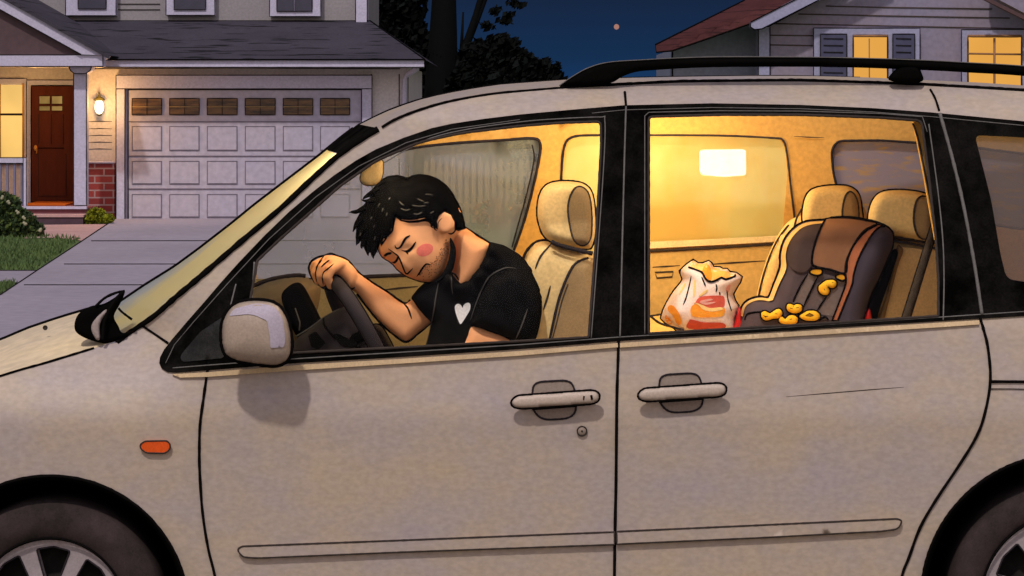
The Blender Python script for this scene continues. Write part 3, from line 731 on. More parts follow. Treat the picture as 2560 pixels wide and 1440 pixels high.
overlay('harness_strap', [(2022, 684), (2046, 690), (2030, 722), (2008, 772), (1998, 790), (1974, 790), (1984, 748), (2004, 710)], strapm, .004, w=0, raw=True)
overlay('harness_strap', [(2092, 700), (2114, 704), (2100, 745), (2084, 790), (2040, 785), (2068, 741)], strapm, .004, w=0, raw=True)
b = M()
for l in ([(2020, 684), (2003, 711), (1988, 742), (1983, 756)], [(2045, 690), (2028, 725), (2008, 768)], [(2067, 741), (2055, 758), (2042, 778)], [(2048, 802), (2062, 792), (2072, 801)]):
    b.line(sm(l, False, 5), 0, 5, surf=bsv(.006), taper=True)
b.build('harness_edging', cseat)
overlay('head_wing', [(1966, 640), (1975, 607), (1993, 582), (2017, 566), (2060, 559), (2047, 592), (2033, 640), (2030, 660), (2020, 674), (2005, 681), (1985, 675), (1972, 660)], wing, .008, w=0)
overlay('head_pad', [(2062, 552), (2087, 546), (2129, 547), (2171, 554), (2192, 561), (2162, 580), (2135, 612), (2119, 648), (2113, 683), (2075, 674), (2036, 665), (2030, 645), (2040, 600)], brown, .010, w=6)
overlay('side_piping', sm([(2192, 561), (2160, 577), (2135, 611), (2117, 649), (2113, 678), (2115, 707), (2100, 750), (2080, 802)], False, 4)+sm([(2094, 802), (2115, 750), (2130, 712), (2134, 687), (2143, 655), (2157, 624), (2178, 589), (2197, 569), (2212, 567)], False, 4), orange_, .011, w=5, raw=True)
overlay('side_bolster', [(2212, 568), (2228, 588), (2227, 616), (2213, 651), (2193, 698), (2172, 742), (2156, 800), (2097, 802), (2117, 750), (2132, 712), (2136, 687), (2145, 655), (2159, 624), (2180, 590), (2198, 571)], navy, .009, w=0)
padm = mat('harness_pad_yellow', alb(232, 165, 40, .9), var=.08, scale=20)
overlay('harness_pad', [(2027, 674), (2040, 671), (2054, 673), (2055, 684), (2044, 689), (2030, 686), (2024, 681)], padm, .016, w=5)
overlay('harness_pad', [(2091, 688), (2101, 684), (2111, 687), (2114, 697), (2106, 702), (2094, 698), (2089, 693)], padm, .016, w=5)
M().puff(sm([(2225, 636), (2238, 622), (2245, 634), (2235, 668), (2203, 762), (2186, 806), (2150, 806), (2175, 740), (2200, 700)], True, 4), .66, .04, blackp, R=14, grid=6).build('seat_base', cseat)
M().puff(sm([(2240, 622), (2252, 616), (2258, 630), (2244, 668), (2218, 770), (2206, 812), (2186, 812), (2215, 740)], True, 4), .69, .015, mat('base_shadow', alb(150, 122, 82, .8)), R=10, grid=6).build('base_shadow_border', cseat)  # shadow border beside the seat, put in as a grey-brown strip
redm = mat('red_plastic', alb(190, 30, 24), var=.05, spec=.3, rough=.4)
M().puff(sm([(2172, 771), (2178, 786), (2177, 800), (2160, 800)], True, 3), .60, .02, redm, R=6, grid=4).build('release_button', cseat)
b = M().puff(sm([(1838, 800), (1844, 776), (1850, 768), (1856, 800), (1868, 830), (1832, 830)], True, 4), .58, .02, redm, R=6, grid=4)
b.build('lock_button', cseat)
# snacks
snackm = mat('snack_yellow', alb(255, 200, 50, .95), rgb2=alb(250, 176, 36, .95), var=.1, scale=30, rough=.6)
def snack(pts, holes, label, nm='snack_ring', rot=0):
    p = sm(pts, True, 5); f0 = bs(sbv, .010, .52)
    yf = lambda x, y: f0(x, y).y
    b = M().puff(p, yf, .012, snackm, R=9, back=.01, grid=4)
    b.line(resamp(p, 4), yf, 5, True)
    bv = b.bvh()
    for h in holes: b.line(h, 0, 3.2, surf=bs(bv, 0, .5), taper=True)
    o = b.build(nm)
    tag(o, None, label, 'snack', 'puffed snacks in the child seat')
snack([(1902, 790), (1904, 780), (1914, 777), (1925, 782), (1936, 775), (1947, 771), (1955, 777), (1956, 787), (1946, 796), (1932, 798), (1920, 802), (1909, 800)], [[(1908, 788), (1914, 792), (1920, 790)], [(1938, 784), (1944, 785)]], 'leftmost curved yellow snack puff lying on the child seat pan')
snack([(1966, 765), (1970, 759), (1978, 759), (1985, 762), (1993, 759), (2004, 763), (2006, 774), (1999, 782), (1985, 784), (1972, 780), (1966, 773)], [[(1975, 770), (1982, 772)], [(1990, 770), (1997, 768)], [(1985, 762), (1984, 767)]], 'folded yellow snack puff lying highest on the pan, above the others')
snack([(1946, 800), (1950, 791), (1957, 791), (1963, 796), (1972, 788), (1984, 787), (1994, 793), (1995, 803), (1988, 811), (1970, 812), (1955, 810), (1948, 806)], [[(1974, 799), (1980, 797)], [(1963, 796), (1965, 801)]], 'notched yellow snack puff lowest on the pan, next to the window edge')
snack([(1997, 790), (2008, 782), (2020, 776), (2036, 776), (2048, 783), (2051, 793), (2040, 802), (2020, 803), (2004, 798)], [[(2014, 788), (2024, 784), (2034, 788)], [(2014, 789), (2026, 790), (2034, 789)]], 'almond-shaped yellow snack ring, rightmost of those on the pan')
snack([(2046, 726), (2046, 716), (2054, 708), (2062, 702), (2070, 699), (2084, 699), (2092, 706), (2090, 716), (2082, 721), (2073, 720), (2075, 728), (2070, 737), (2058, 738), (2050, 733)], [[(2060, 722), (2063, 726)], [(2080, 707), (2084, 706)], [(2066, 712), (2070, 718), (2074, 720)]], 'twisted yellow snack puff caught higher up between the harness straps')
# paper bag
bo = [(1652, 796), (1657, 777), (1666, 757), (1676, 740), (1686, 725), (1702, 706), (1706, 698), (1699, 677), (1715, 662), (1733, 649), (1745, 658), (1757, 658), (1772, 652), (1778, 657), (1784, 667), (1800, 668), (1807, 672), (1818, 672), (1825, 680), (1841, 682), (1855, 692), (1850, 706), (1841, 720), (1833, 735), (1837, 749), (1846, 764), (1846, 776), (1840, 796), (1840, 835), (1760, 842), (1704, 836), (1679, 816), (1662, 806)]
bag = thing('takeaway_bag', 'crumpled white takeaway food bag with red and orange print, open on the rear bench', 'food bag', tuple(U(1760, 838, .62)))
bagm = mat('bag_paper', alb(240, 222, 216, .9), rgb2=alb(240, 214, 196, .9), var=.05, scale=9)
b = M().puff(bo, .62, .11, bagm, R=60, back=.11, grid=7)
b.line(resamp(bo, 6), .62, 6, True)
bb = b.bvh(); BS = lambda o: bs(bb, o, .6)
for l in ([(1728, 690), (1723, 715), (1715, 745), (1708, 762)], [(1754, 692), (1760, 706), (1764, 716)], [(1790, 710), (1792, 720), (1790, 730)], [(1817, 725), (1820, 750), (1829, 778)], [(1799, 730), (1800, 738)]):
    b.line(sm(l, False, 5), 0, 4, surf=BS(.001), taper=True)
bgo = b.build('bag_body', bag)
def bagov(nm, pts, m, off=.002, w=0, lab=None): return overlay(nm, pts, m, off, bag, w, 6, 'pencil', bv=bb, lab=lab)
redp = mat('print_red', alb(212, 92, 74, .95), var=.12, scale=30)
orp = mat('print_orange', alb(236, 140, 40, .95), rgb2=alb(240, 170, 60, .95), scale=26)
pal = mat('print_cream', alb(250, 214, 140, .95)); pnk = mat('print_pink', alb(235, 170, 158, .95))
mouth = [(1722, 667), (1733, 651), (1745, 660), (1757, 660), (1772, 655), (1778, 660), (1783, 669), (1800, 671), (1818, 675), (1825, 683), (1838, 688), (1830, 696), (1815, 698), (1803, 695), (1790, 702), (1775, 703), (1765, 697), (1756, 682), (1744, 676)]
o_ = M().panel(mouth, BS(.003), .003, mat('bag_inside', alb(240, 190, 110, .95)), grid=6)
o_.line(sm([(1722, 668), (1745, 676), (1756, 682), (1764, 697), (1775, 704), (1790, 701), (1803, 694), (1815, 698), (1836, 691), (1838, 687)], False, 4), 0, 5, surf=BS(.005)); o_.build('bag_mouth', bag)
bagov('fried_snack', [(1757, 672), (1766, 662), (1776, 668), (1780, 690), (1776, 700), (1766, 695), (1758, 684)], mat('fried_orange', alb(238, 150, 45, .95)), .005)
bagov('fried_snack', [(1780, 676), (1800, 676), (1820, 680), (1826, 690), (1812, 694), (1800, 690), (1785, 698)], mat('fried_yellow', alb(240, 175, 80, .95)), .005)
bagov('print_mark', [(1740, 754), (1748, 744), (1765, 740), (1800, 739), (1811, 744), (1811, 765), (1800, 770), (1780, 772), (1760, 765), (1742, 758)], redp, .002)
bagov('print_mark', [(1728, 768), (1740, 760), (1760, 768), (1785, 773), (1811, 770), (1810, 785), (1798, 792), (1740, 793), (1727, 784)], orp, .0025)
bagov('print_mark', [(1735, 756), (1755, 762), (1775, 770), (1802, 768), (1806, 774), (1780, 779), (1758, 774), (1748, 764)], pal, .0035)
bagov('print_mark', [(1752, 752), (1775, 747), (1782, 750), (1762, 756), (1790, 755), (1768, 762), (1752, 758)], pnk, .0035)
bagov('print_mark', [(1723, 802), (1730, 799), (1760, 806), (1808, 808), (1806, 822), (1722, 822)], redp, .0025)
bagov('print_mark', [(1669, 772), (1674, 763), (1685, 766), (1697, 782), (1704, 802), (1698, 813), (1690, 806), (1684, 792), (1674, 782)], orp, .0025)
bagov('print_mark', [(1663, 790), (1668, 790), (1680, 806), (1674, 810), (1665, 803)], orp, .0025)
for st_ in ([(1735, 703), (1739, 703), (1737, 738), (1733, 738)], [(1710, 710), (1714, 712), (1702, 732), (1697, 735)], [(1766, 724), (1769, 728), (1752, 740), (1748, 738)]): bagov('print_mark', st_, pal, .0025)
bagov('print_mark', [(1818, 716), (1826, 712), (1825, 722), (1820, 732), (1815, 726)], pnk, .0025)
# ================================================================== THE DRIVER
person = thing('person', 'weary man in black t-shirt with a white heart, head bowed, gripping the steering wheel', 'person', tuple(U(1200, 935, .5)))
head = [(943, 616), (955, 641), (971, 652), (982, 660), (993, 673), (1007, 684), (1020, 692), (1038, 699), (1055, 704), (1078, 705), (1095, 696), (1111, 679), (1123, 656), (1130, 629), (1131, 606), (1150, 585), (1160, 558), (1153, 528), (1140, 500), (1120, 472), (1090, 453), (1050, 446), (1010, 450), (975, 465), (950, 495), (938, 530), (936, 575)]
def nose(x, y):
    ax, ay, bx, by = 986, 634, 1016, 678
    t = max(0, min(1, ((x-ax)*(bx-ax)+(y-ay)*(by-ay))/((bx-ax)**2+(by-ay)**2)))
    d = math.hypot(x-ax-(bx-ax)*t, y-ay-(by-ay)*t); w = 8+5*t
    e = .024*(.35+.65*t)*math.exp(-(d/w)**2)
    e -= .007*math.exp(-(((x-1022)/14)**2+((y-622)/9)**2))+.005*math.exp(-(((x-982)/9)**2+((y-651)/8)**2))
    return e
B = M()
B.puff(sm(head, True, 4), .44, .11, skin, R=92, back=.11, grid=5, push=nose)
B.puff(circ(1114, 556, 23, 28, n=28, rot=8), .345, .012, skin, R=12, back=.03, grid=4)
B.puff(sm([(1120, 570), (1160, 566), (1195, 590), (1226, 610), (1225, 640), (1205, 690), (1160, 735), (1125, 715), (1128, 690), (1134, 645)], True, 4), .47, .07, skin, R=45, back=.08, grid=6)
# hidden torso joining the arms, neck and head
B.puff(sm([(1150, 690), (1222, 630), (1290, 655), (1330, 720), (1338, 790), (1320, 900), (1080, 900), (1085, 800), (1050, 760), (1060, 730), (1105, 715)], True, 4), .52, .07, skin, R=40, back=.1, grid=10)
armY = lambda x, y: .425+max(0, min(1, (x-860)/200))*.10
# arm on the wheel
B.puff(sm([(872, 668), (890, 676), (938, 710), (969, 729), (1008, 757), (1028, 748), (1060, 740), (1090, 790), (1075, 812), (1045, 835), (1015, 855), (980, 834), (948, 805), (917, 768), (893, 735), (872, 716)], True, 3), armY, .042, skin, R=30, back=.045, grid=5)
# palm
B.puff(sm([(812, 645), (827, 638), (844, 641), (860, 647), (874, 655), (893, 678), (896, 700), (890, 714), (880, 721), (866, 721), (858, 705), (845, 690), (828, 684), (815, 668)], True, 4), .43, .042, skin, R=20, back=.04, grid=4)
def cap(pts, rads, Ys, m=skin):
    for i in range(len(pts)-1):
        s_ = (Ys[i]-CY)/F
        B.capsule(U(*pts[i], Ys[i]), U(*pts[i+1], Ys[i+1]), rads[i]*s_, rads[i+1]*s_, m)
cap([(852, 660), (828, 673), (818, 692), (826, 714)], [13, 13, 12, 10], [.395, .378, .375, .392])
cap([(834, 650), (806, 668), (799, 688), (806, 708)], [12, 12, 11, 9.5], [.415, .400, .398, .41])
cap([(818, 648), (795, 662), (786, 682), (794, 703)], [11, 11, 10, 9], [.44, .43, .428, .435])
cap([(806, 652), (787, 662), (782, 678), (786, 694)], [10, 10, 9.5, 8.5], [.465, .458, .455, .46])
cap([(884, 706), (872, 718), (856, 722)], [13, 11, 9], [.45, .46, .475])
# near arm below the sleeve
B.puff(sm([(1178, 808), (1225, 822), (1276, 842), (1300, 868), (1300, 920), (1135, 920), (1158, 850)], True, 4), .41, .05, skin, R=34, back=.06, grid=7)
B.puff(sm([(1210, 760), (1260, 710), (1300, 750), (1300, 860), (1200, 830)], True, 4), .44, .04, skin, R=34, back=.08, grid=9)
tmp = bpy.data.objects.new('tmp', B.mesh('tmp')); COL.objects.link(tmp)
rm = tmp.modifiers.new('r', 'REMESH'); rm.mode = 'VOXEL'; rm.voxel_size = .0032; rm.use_smooth_shade = True
sm_ = tmp.modifiers.new('s', 'SMOOTH'); sm_.iterations = 5; sm_.factor = .5
dg = bpy.context.evaluated_depsgraph_get(); ev = tmp.evaluated_get(dg); me = ev.to_mesh()
bv_, bf_ = [v.co.copy() for v in me.vertices], [tuple(p.vertices) for p in me.polygons]
ev.to_mesh_clear(); tm_ = tmp.data; bpy.data.objects.remove(tmp); bpy.data.meshes.remove(tm_)
K = M().add(bv_, bf_, skin)
kb = K.bvh(); KS = lambda o: bs(kb, o, None)
def kl(pts, w, taper=True, off=.0, n=5): K.line(sm(pts, False, n), 0, w, surf=KS(off), taper=taper)
# silhouette ink along the rim of the head, neck and arms
K.line(sm([(943, 618), (955, 641), (971, 652), (982, 660), (993, 673), (1007, 684), (1020, 692), (1038, 699), (1055, 704), (1078, 705), (1095, 696), (1111, 679)], False, 5), .44, 5)
K.line(sm([(1162, 568), (1195, 589), (1225, 608)], False, 5), .46, 6)
K.line(sm([(873, 655), (890, 675), (907, 690), (938, 711), (969, 730), (1011, 758), (1026, 750)], False, 6), lambda x, y: armY(x, y)-.01, 6)
K.line(sm([(892, 735), (917, 767), (948, 804), (980, 833), (1015, 855), (1045, 834), (1076, 808)], False, 6), lambda x, y: armY(x, y)-.01, 6)
K.line(sm([(892, 712), (882, 722), (866, 723)], False, 5), .41, 5, taper=True)
K.line(sm([(826, 724), (809, 720), (795, 710), (788, 706), (777, 688), (772, 669), (779, 653), (794, 643), (811, 639), (827, 634), (844, 640), (859, 645), (873, 654), (884, 668)], False, 5), .44, 5.5)
kl([(806, 649), (794, 664), (790, 683), (791, 704)], 4.5); kl([(824, 650), (813, 658), (803, 668)], 4.5)
kl([(835, 659), (820, 672), (810, 681), (806, 694), (808, 712)], 4.5); kl([(811, 640), (800, 652), (795, 662)], 3)
kl([(1010, 760), (1020, 772), (1029, 797)], 5)
# face
def kp(pts, m=ink, off=.0012, g=3): K.panel(sm(pts, True, 4), KS(off), .001, m, grid=g)
kp([(987, 612), (990, 617), (995, 619), (1001, 613), (1007, 601), (1014, 592), (1025, 588), (1023, 592), (1016, 598), (1010, 608), (1003, 619), (994, 623), (988, 620)])
kp([(1003, 625), (1012, 626), (1019, 624), (1028, 617), (1034, 609), (1040, 604), (1036, 615), (1030, 624), (1023, 630), (1014, 630)])
kl([(1014, 629), (1019, 634)], 3); kl([(1019, 628), (1020, 636)], 3)
kp([(958, 642), (962, 635), (970, 631), (979, 631), (977, 636), (969, 638), (962, 644)])
kp([(978, 655), (984, 654), (990, 648), (993, 642), (996, 646), (993, 654), (986, 659)])
kl([(971, 622), (985, 632), (995, 640), (1002, 653), (1008, 668), (1013, 680), (1018, 684), (1026, 677), (1032, 671)], 5, True)
kl([(1042, 691), (1050, 680), (1058, 668), (1066, 660), (1076, 662)], 5, True)
K.panel(circ(1062, 625, 22, 15, n=28, rot=-22), KS(.0008), .001, blushm, grid=5)
rnd = random.Random(3)
for i in range(110):
    t = rnd.random(); s_ = rnd.random()**.8
    x = 1127-38*s_*(.35+t)+(-40*t*t) ; y = 600+95*t+rnd.uniform(-5, 5)
    if x < 1050 or y > 703-max(0, (x-1080))*.3: continue
    p = KS(.0006)(x, y); p2 = KS(.0006)(x-1.5, y+2.2)
    if p and p2 and p.y < .437: K.tube([p, p2], .0009, MATS['stub'] if 'stub' in MATS else mat('stub', alb(120, 78, 55)), k=4)
kl([(1048, 684), (1049, 687)], 3)
kl([(1121, 583), (1129, 584), (1137, 577), (1140, 566)], 5); kl([(1105, 545), (1096, 556), (1096, 568)], 2, True)
body = K.build('body', person)
# dark under-jaw shading line drawn as collar shadow of the throat: the near edge of the jaw
# hair
hb_ = KS(0)
def hairY(x, y):
    p = hb_(x, y)
    return p.y if (p is not None and p.y < .45) else .44
hairo = [(943, 620), (938, 632), (933, 642), (929, 631), (924, 626), (920, 635), (912, 620), (904, 603), (900, 600), (895, 609), (891, 593), (893, 572), (898, 556), (890, 565), (884, 576), (888, 558), (899, 538), (905, 527), (890, 533), (876, 530), (893, 526), (911, 514), (920, 502), (933, 489), (920, 491), (907, 497), (918, 486), (932, 475), (940, 466), (951, 456), (957, 449), (971, 442), (993, 439), (1009, 443), (1018, 449), (1029, 441), (1049, 437), (1073, 440), (1095, 449), (1115, 464), (1131, 484), (1142, 507), (1153, 531), (1160, 556), (1162, 571), (1146, 575), (1138, 572), (1138, 556), (1128, 536), (1111, 528), (1096, 538), (1090, 553), (1093, 572), (1088, 566), (1082, 563), (1072, 553), (1060, 551), (1044, 554), (1024, 555), (1002, 550), (989, 540), (985, 556), (981, 577), (974, 586), (976, 570), (972, 585), (964, 598), (954, 612), (957, 594), (950, 606), (946, 618)]
b = M().puff(hairo, hairY, .020, hairm, R=14, back=.02, grid=5)
b.line(resamp(hairo, 5), hairY, 5, True, m=hairm)
for a_, c_, w_ in (((935, 500), (903, 499), 15), ((915, 520), (872, 531), 14), ((905, 545), (882, 580), 17), ((908, 570), (891, 614), 20), ((912, 600), (905, 622), 16), ((925, 610), (921, 640), 18), ((936, 612), (934, 647), 18), ((942, 600), (944, 632), 14), ((962, 580), (953, 616), 12), ((978, 560), (972, 592), 13), ((948, 470), (925, 482), 12), ((960, 452), (934, 470), 10), ((1088, 560), (1093, 577), 7), ((1080, 556), (1085, 570), 7)):
    mx_ = ((a_[0]+c_[0])/2-4, (a_[1]+c_[1])/2+3)
    pth = sm([a_, mx_, c_], False, 6)
    yy = min(hairY(*a_), .43)-.012
    b.line(pth, yy, w_, m=hairm, w1=1.0, raw=True)
hv = b.bvh()
b.puff(sm([(1158, 560), (1155, 528), (1142, 500), (1120, 468), (1090, 447), (1050, 440), (1010, 444), (970, 458), (942, 490), (930, 530), (930, 580), (950, 600), (1040, 560), (1120, 580)], True, 4), .46, .03, hairm, R=70, back=.11, grid=9)
HS = bs(hv, .0005, .42)
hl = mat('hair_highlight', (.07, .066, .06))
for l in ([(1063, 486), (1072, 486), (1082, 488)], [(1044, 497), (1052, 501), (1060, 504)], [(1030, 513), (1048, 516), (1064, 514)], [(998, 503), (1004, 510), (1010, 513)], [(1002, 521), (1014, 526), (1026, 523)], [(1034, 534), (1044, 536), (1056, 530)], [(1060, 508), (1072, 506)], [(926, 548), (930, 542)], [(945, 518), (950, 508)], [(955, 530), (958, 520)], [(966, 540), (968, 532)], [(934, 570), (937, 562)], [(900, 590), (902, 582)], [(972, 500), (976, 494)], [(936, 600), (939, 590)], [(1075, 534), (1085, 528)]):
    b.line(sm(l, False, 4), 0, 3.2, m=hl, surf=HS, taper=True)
b.line(sm([(1004, 549), (1024, 551), (1045, 549), (1062, 545)], False, 4), 0, 1.6, m=skin, surf=HS, taper=True)
b.build('hair', person)
# shirt
def shY(x, y):
    # the cloth stands forward where it meets the neck
    d = min(math.hypot(x-a, y-c) for a, c in ((1219, 620), (1205, 655), (1187, 682), (1151, 709), (1130, 693)))
    return .50-.10*math.exp(-(d/26)**2)
sho = [(1224, 604), (1261, 613), (1298, 635), (1330, 667), (1350, 707), (1361, 747), (1359, 785), (1348, 820), (1338, 860), (1330, 930), (1065, 930), (1063, 866), (1072, 833), (1078, 806), (1059, 790), (1040, 768), (1027, 744), (1045, 721), (1063, 705), (1085, 694), (1110, 678), (1128, 676), (1135, 692), (1146, 703), (1152, 710), (1175, 694), (1190, 679), (1207, 652), (1219, 622)]
b = M().puff(rc(sho, 6), shY, .12, shirtm, R=46, back=.13, grid=7)
slv = sm([(1283, 667), (1254, 673), (1225, 690), (1211, 714), (1189, 761), (1175, 803), (1178, 817), (1225, 830), (1276, 850), (1330, 862), (1352, 800), (1352, 740), (1325, 690)], True, 4)
b.puff(slv, .40, .085, shirtm, R=40, back=.06, grid=7)
shb = b.bvh(); SS = lambda o: bs(shb, o, None)
chk = MATS['chalk']
for l in ([(1290, 671), (1270, 669), (1252, 674), (1225, 690), (1208, 716), (1189, 761), (1176, 800)], [(1096, 708), (1090, 740), (1084, 780), (1076, 820), (1066, 862)], [(1128, 692), (1129, 715), (1132, 735)], [(1319, 772), (1305, 812), (1289, 848)]):
    b.line(sm(l, False, 6), 0, 3.2, m=mat('shirt_seam', (.10, .09, .08)), surf=SS(.001), taper=True)
for i in range(46):
    x = rnd.uniform(1050, 1340); y = rnd.uniform(640, 850); p = SS(.0006)(x, y)
    if p: b.line([(x, y), (x+rnd.uniform(-3, 3), y+rnd.uniform(4, 13))], 0, rnd.uniform(1, 2.2), m=mat('shirt_lint', (.03, .029, .026)), surf=SS(.0004), taper=True)
b.line([(1126, 680), (1138, 686), (1147, 700)], .37, 4)
sho_ = b.build('t_shirt', person)
heart = [(1137, 768), (1139, 763), (1143, 760), (1148, 760), (1153, 764), (1156, 770), (1159, 763), (1165, 758), (1171, 757), (1175, 760), (1176, 766), (1174, 776), (1166, 790), (1155, 807), (1151, 810), (1147, 804), (1141, 788), (1138, 777)]
M().panel(sm(heart, True, 4), bs(shb, .003, .3), .002, white, grid=5).build('heart_print', sho_)
b = M().puff(sm([(1126, 594), (1134, 606), (1139, 620), (1140, 638), (1136, 660), (1132, 675), (1120, 690), (1100, 702), (1082, 706), (1099, 692), (1112, 672), (1121, 648), (1125, 624), (1124, 606)], True, 4), .37, .012, shirtm, R=6, grid=4, back=.03).build('jaw_shadow', sho_)  # black shape put in for the shadow along the jaw
# trousers below the window line
M().puff(sm([(1050, 905), (1330, 905), (1350, 960), (1300, 1010), (900, 1010), (880, 950), (960, 915)], True, 4), .5, .12, mat('dark_trousers', (.02, .022, .03)), R=40, grid=12).build('trousers', person)
# ================================================================== THE SETTING
lawnm = mat('lawn_green', alb(74, 92, 56, 1), rgb2=alb(90, 108, 62, 1), scale=.8, grain=.25)
conc = mat('driveway_concrete', alb(150, 141, 152, 1.1), rgb2=alb(140, 132, 142, 1.1), scale=.35, grain=.08)
walkm = mat('walk_pink', alb(178, 142, 138, 1.1), scale=.7)
asph = mat('pale_asphalt', (.22, .18, .14), scale=2, grain=.3)  # paled and warmed to bounce light up onto the lower bodywork
def gpoly(name, pts, z, m, kind='structure', lines=(), step=40, raise_=0):
    b = M(); V, T, lp, D = tri2d(resamp(pts, step), (), step*2)
    P = [G(x, y, z) for x, y in V]
    b.add(P, [t for t in T], m)
    if b.f:
        a, c, d = b.f[0]; 
        if (b.v[c]-b.v[a]).cross(b.v[d]-b.v[a]).z < 0: b.f = [f[::-1] for f in b.f]
    for l in lines:
        q_ = resamp(l, 40, False); b.tube([G(x, y, z) for x, y in q_], [.011*(G(x, y, z).y-CY)/36+.002 for x, y in q_], MATS['ink2'])
    return b.build(name, None, kind=kind)
b = M(); b.add([(-400, 4.4, 0), (400, 4.4, 0), (400, 700, 0), (-400, 700, 0)], [(0, 1, 2, 3)], lawnm); b.build('lawn', kind='structure')
b = M(); b.add([(-400, -200, -.14), (400, -200, -.14), (400, 4.2, -.14), (-400, 4.2, -.14)], [(0, 1, 2, 3)], asph); b.build('street', kind='structure')
b = M(); b.box((-400, 4.2, -.2), (400, 4.4, .005), conc); b.build('kerb', kind='structure')
b = M(); b.add([(-60, 5.6, .004), (60, 5.6, .004), (60, 7.2, .004), (-60, 7.2, .004)], [(0, 1, 2, 3)], conc); b.build('pavement', kind='structure')
gpoly('driveway', [(287, 546), (960, 546), (1130, 620), (1330, 760), (1650, 1050), (-900, 1050), (-200, 850), (0, 738), (90, 678), (200, 606)], .012, conc,
      lines=([(228, 603), (1080, 602)], [(160, 661), (1190, 661)], [(60, 713), (1290, 713)], [(0, 738), (90, 678), (200, 606), (287, 548)]))
gpoly('path', [(-400, 677), (92, 677), (45, 708), (-400, 710)], .008, conc, lines=([(-400, 677), (92, 677)], [(-400, 708), (48, 708)]))
gpoly('front_walk', [(90, 562), (282, 560), (208, 602), (140, 594), (60, 596), (70, 570)], .008, walkm)
# grass tufts scattered over the lawn near the drive
b = M()
for i in range(5000):
    if rnd.random() < .6: x = rnd.uniform(-60, 215); y = rnd.uniform(590, 678)
    elif rnd.random() < .5: x = rnd.uniform(1000, 1400); y = rnd.uniform(556, 720)
    else: x = rnd.uniform(-60, 50); y = rnd.uniform(708, 740)
    e = 205-(y-597)*1.45 if y > 597 else 150+(y-590)*8
    if x < 300 and x > e: continue
    if x > 900 and x < 960+(y-556)*2.6: continue
    p = G(x, y); h_ = rnd.uniform(.03, .07); a = rnd.uniform(0, 6.3); w = .012
    b.add([p+Vector((w*math.cos(a), w*math.sin(a), 0)), p-Vector((w*math.cos(a), w*math.sin(a), 0)), p+Vector((rnd.uniform(-.03, .03), rnd.uniform(-.03, .03), h_))], [(0, 1, 2)], lawnm, False)
b.build('grass', label='short mown grass beside the driveway', cat='grass', kind='stuff')
# ---- left house
HY_ = 31.6
mat('panel_line', alb(118, 110, 124, 1))
sid = mat('siding_cream', alb(200, 190, 190, 1), var=.04, scale=1.2)
trim = mat('house_trim', alb(190, 184, 206, 1.0), var=.04, scale=1.5)
trimd = mat('garage_door_paint', alb(180, 170, 180, 1.0), rgb2=alb(170, 164, 182, 1.0), scale=.5)
upm = mat('upper_siding', alb(150, 144, 146, 1.0), var=.05, scale=1.2)
warm = emit('window_glow', (1.0, .60, .17), .95, .12, 1.5)
warm2 = emit('window_glow_dim', (.95, .56, .16), .35, .5, 3)
doorr = mat('door_red_brown', alb(104, 50, 36, .62), var=.12, scale=3, stretch=(3, 1, .5))
brown_g = mat('gable_brown', alb(92, 74, 78, 1.0), var=.08)
glassd = mat('dark_window', alb(60, 58, 76, 1.0), rough=.3, spec=.5)
def shingle(name, c1, c2, sc=(3.2, 1, 9)):
    m = mat(name, c1, var=.12, scale=1.2); nt = m.node_tree; N = nt.nodes; L = nt.links
    p = [n for n in N if n.type == 'BSDF_PRINCIPLED'][0]; src = p.inputs['Base Color'].links[0].from_socket
    tc = N.new('ShaderNodeTexCoord'); mp = N.new('ShaderNodeMapping'); mp.inputs['Scale'].default_value = (1, 1, 6)
    br = N.new('ShaderNodeTexNoise'); br.inputs['Scale'].default_value = 1.0; br.inputs['Detail'].default_value = 2
    mp.inputs['Scale'].default_value = (1.5, .2, 42)
    L.new(tc.outputs['Object'], mp.inputs[0]); L.new(mp.outputs[0], br.inputs[0])
    r = N.new('ShaderNodeMapRange'); r.inputs[1].default_value = .60; r.inputs[2].default_value = .63
    L.new(br.outputs[0], r.inputs[0])
    mx = N.new('ShaderNodeMix'); mx.data_type = 'RGBA'; mx.inputs[7].default_value = (*c2, 1)
    L.new(r.outputs[0], mx.inputs[0]); L.new(src, mx.inputs[6]); L.new(mx.outputs[2], p.inputs['Base Color'])
    return m
shin = shingle('roof_shingles', alb(66, 62, 72, 1.0), (.012, .011, .013))
redr = shingle('red_roof', alb(82, 46, 46, 1.0), (.02, .01, .01))
def brickm():
    m = mat('brick', alb(130, 62, 62, 1), var=.1); nt = m.node_tree; N = nt.nodes; L = nt.links
    p = [n for n in N if n.type == 'BSDF_PRINCIPLED'][0]
    tc = N.new('ShaderNodeTexCoord'); mp = N.new('ShaderNodeMapping'); mp.inputs['Rotation'].default_value = (math.radians(90), 0, 0)
    br = N.new('ShaderNodeTexBrick'); br.inputs['Scale'].default_value = 1; br.inputs['Brick Width'].default_value = .30; br.inputs['Row Height'].default_value = .118
    br.inputs['Mortar Size'].default_value = .012; br.inputs['Color1'].default_value = (*alb(140, 62, 60, 1), 1); br.inputs['Color2'].default_value = (*alb(118, 52, 52, 1), 1); br.inputs['Mortar'].default_value = (*alb(150, 126, 128, 1), 1)
    L.new(tc.outputs['Object'], mp.inputs[0]); L.new(mp.outputs[0], br.inputs[0]); L.new(br.outputs[0], p.inputs['Base Color'])
    return m
bri = brickm()
def T_(o): return lambda x, y: U(x, y, o)
house = thing('house', 'two-storey house on the left with lit porch, white garage door and grey shingle roof', 'house', tuple(U(600, 552, 33)))
b = M().pbox(206, 166, 1020, 600, HY_, 6, sid)
for y in (304, 322, 339, 356, 373): b.line([(222, y), (250, y-1), (280, y)], HY_-.005, 2.2, m='pencil', taper=True)
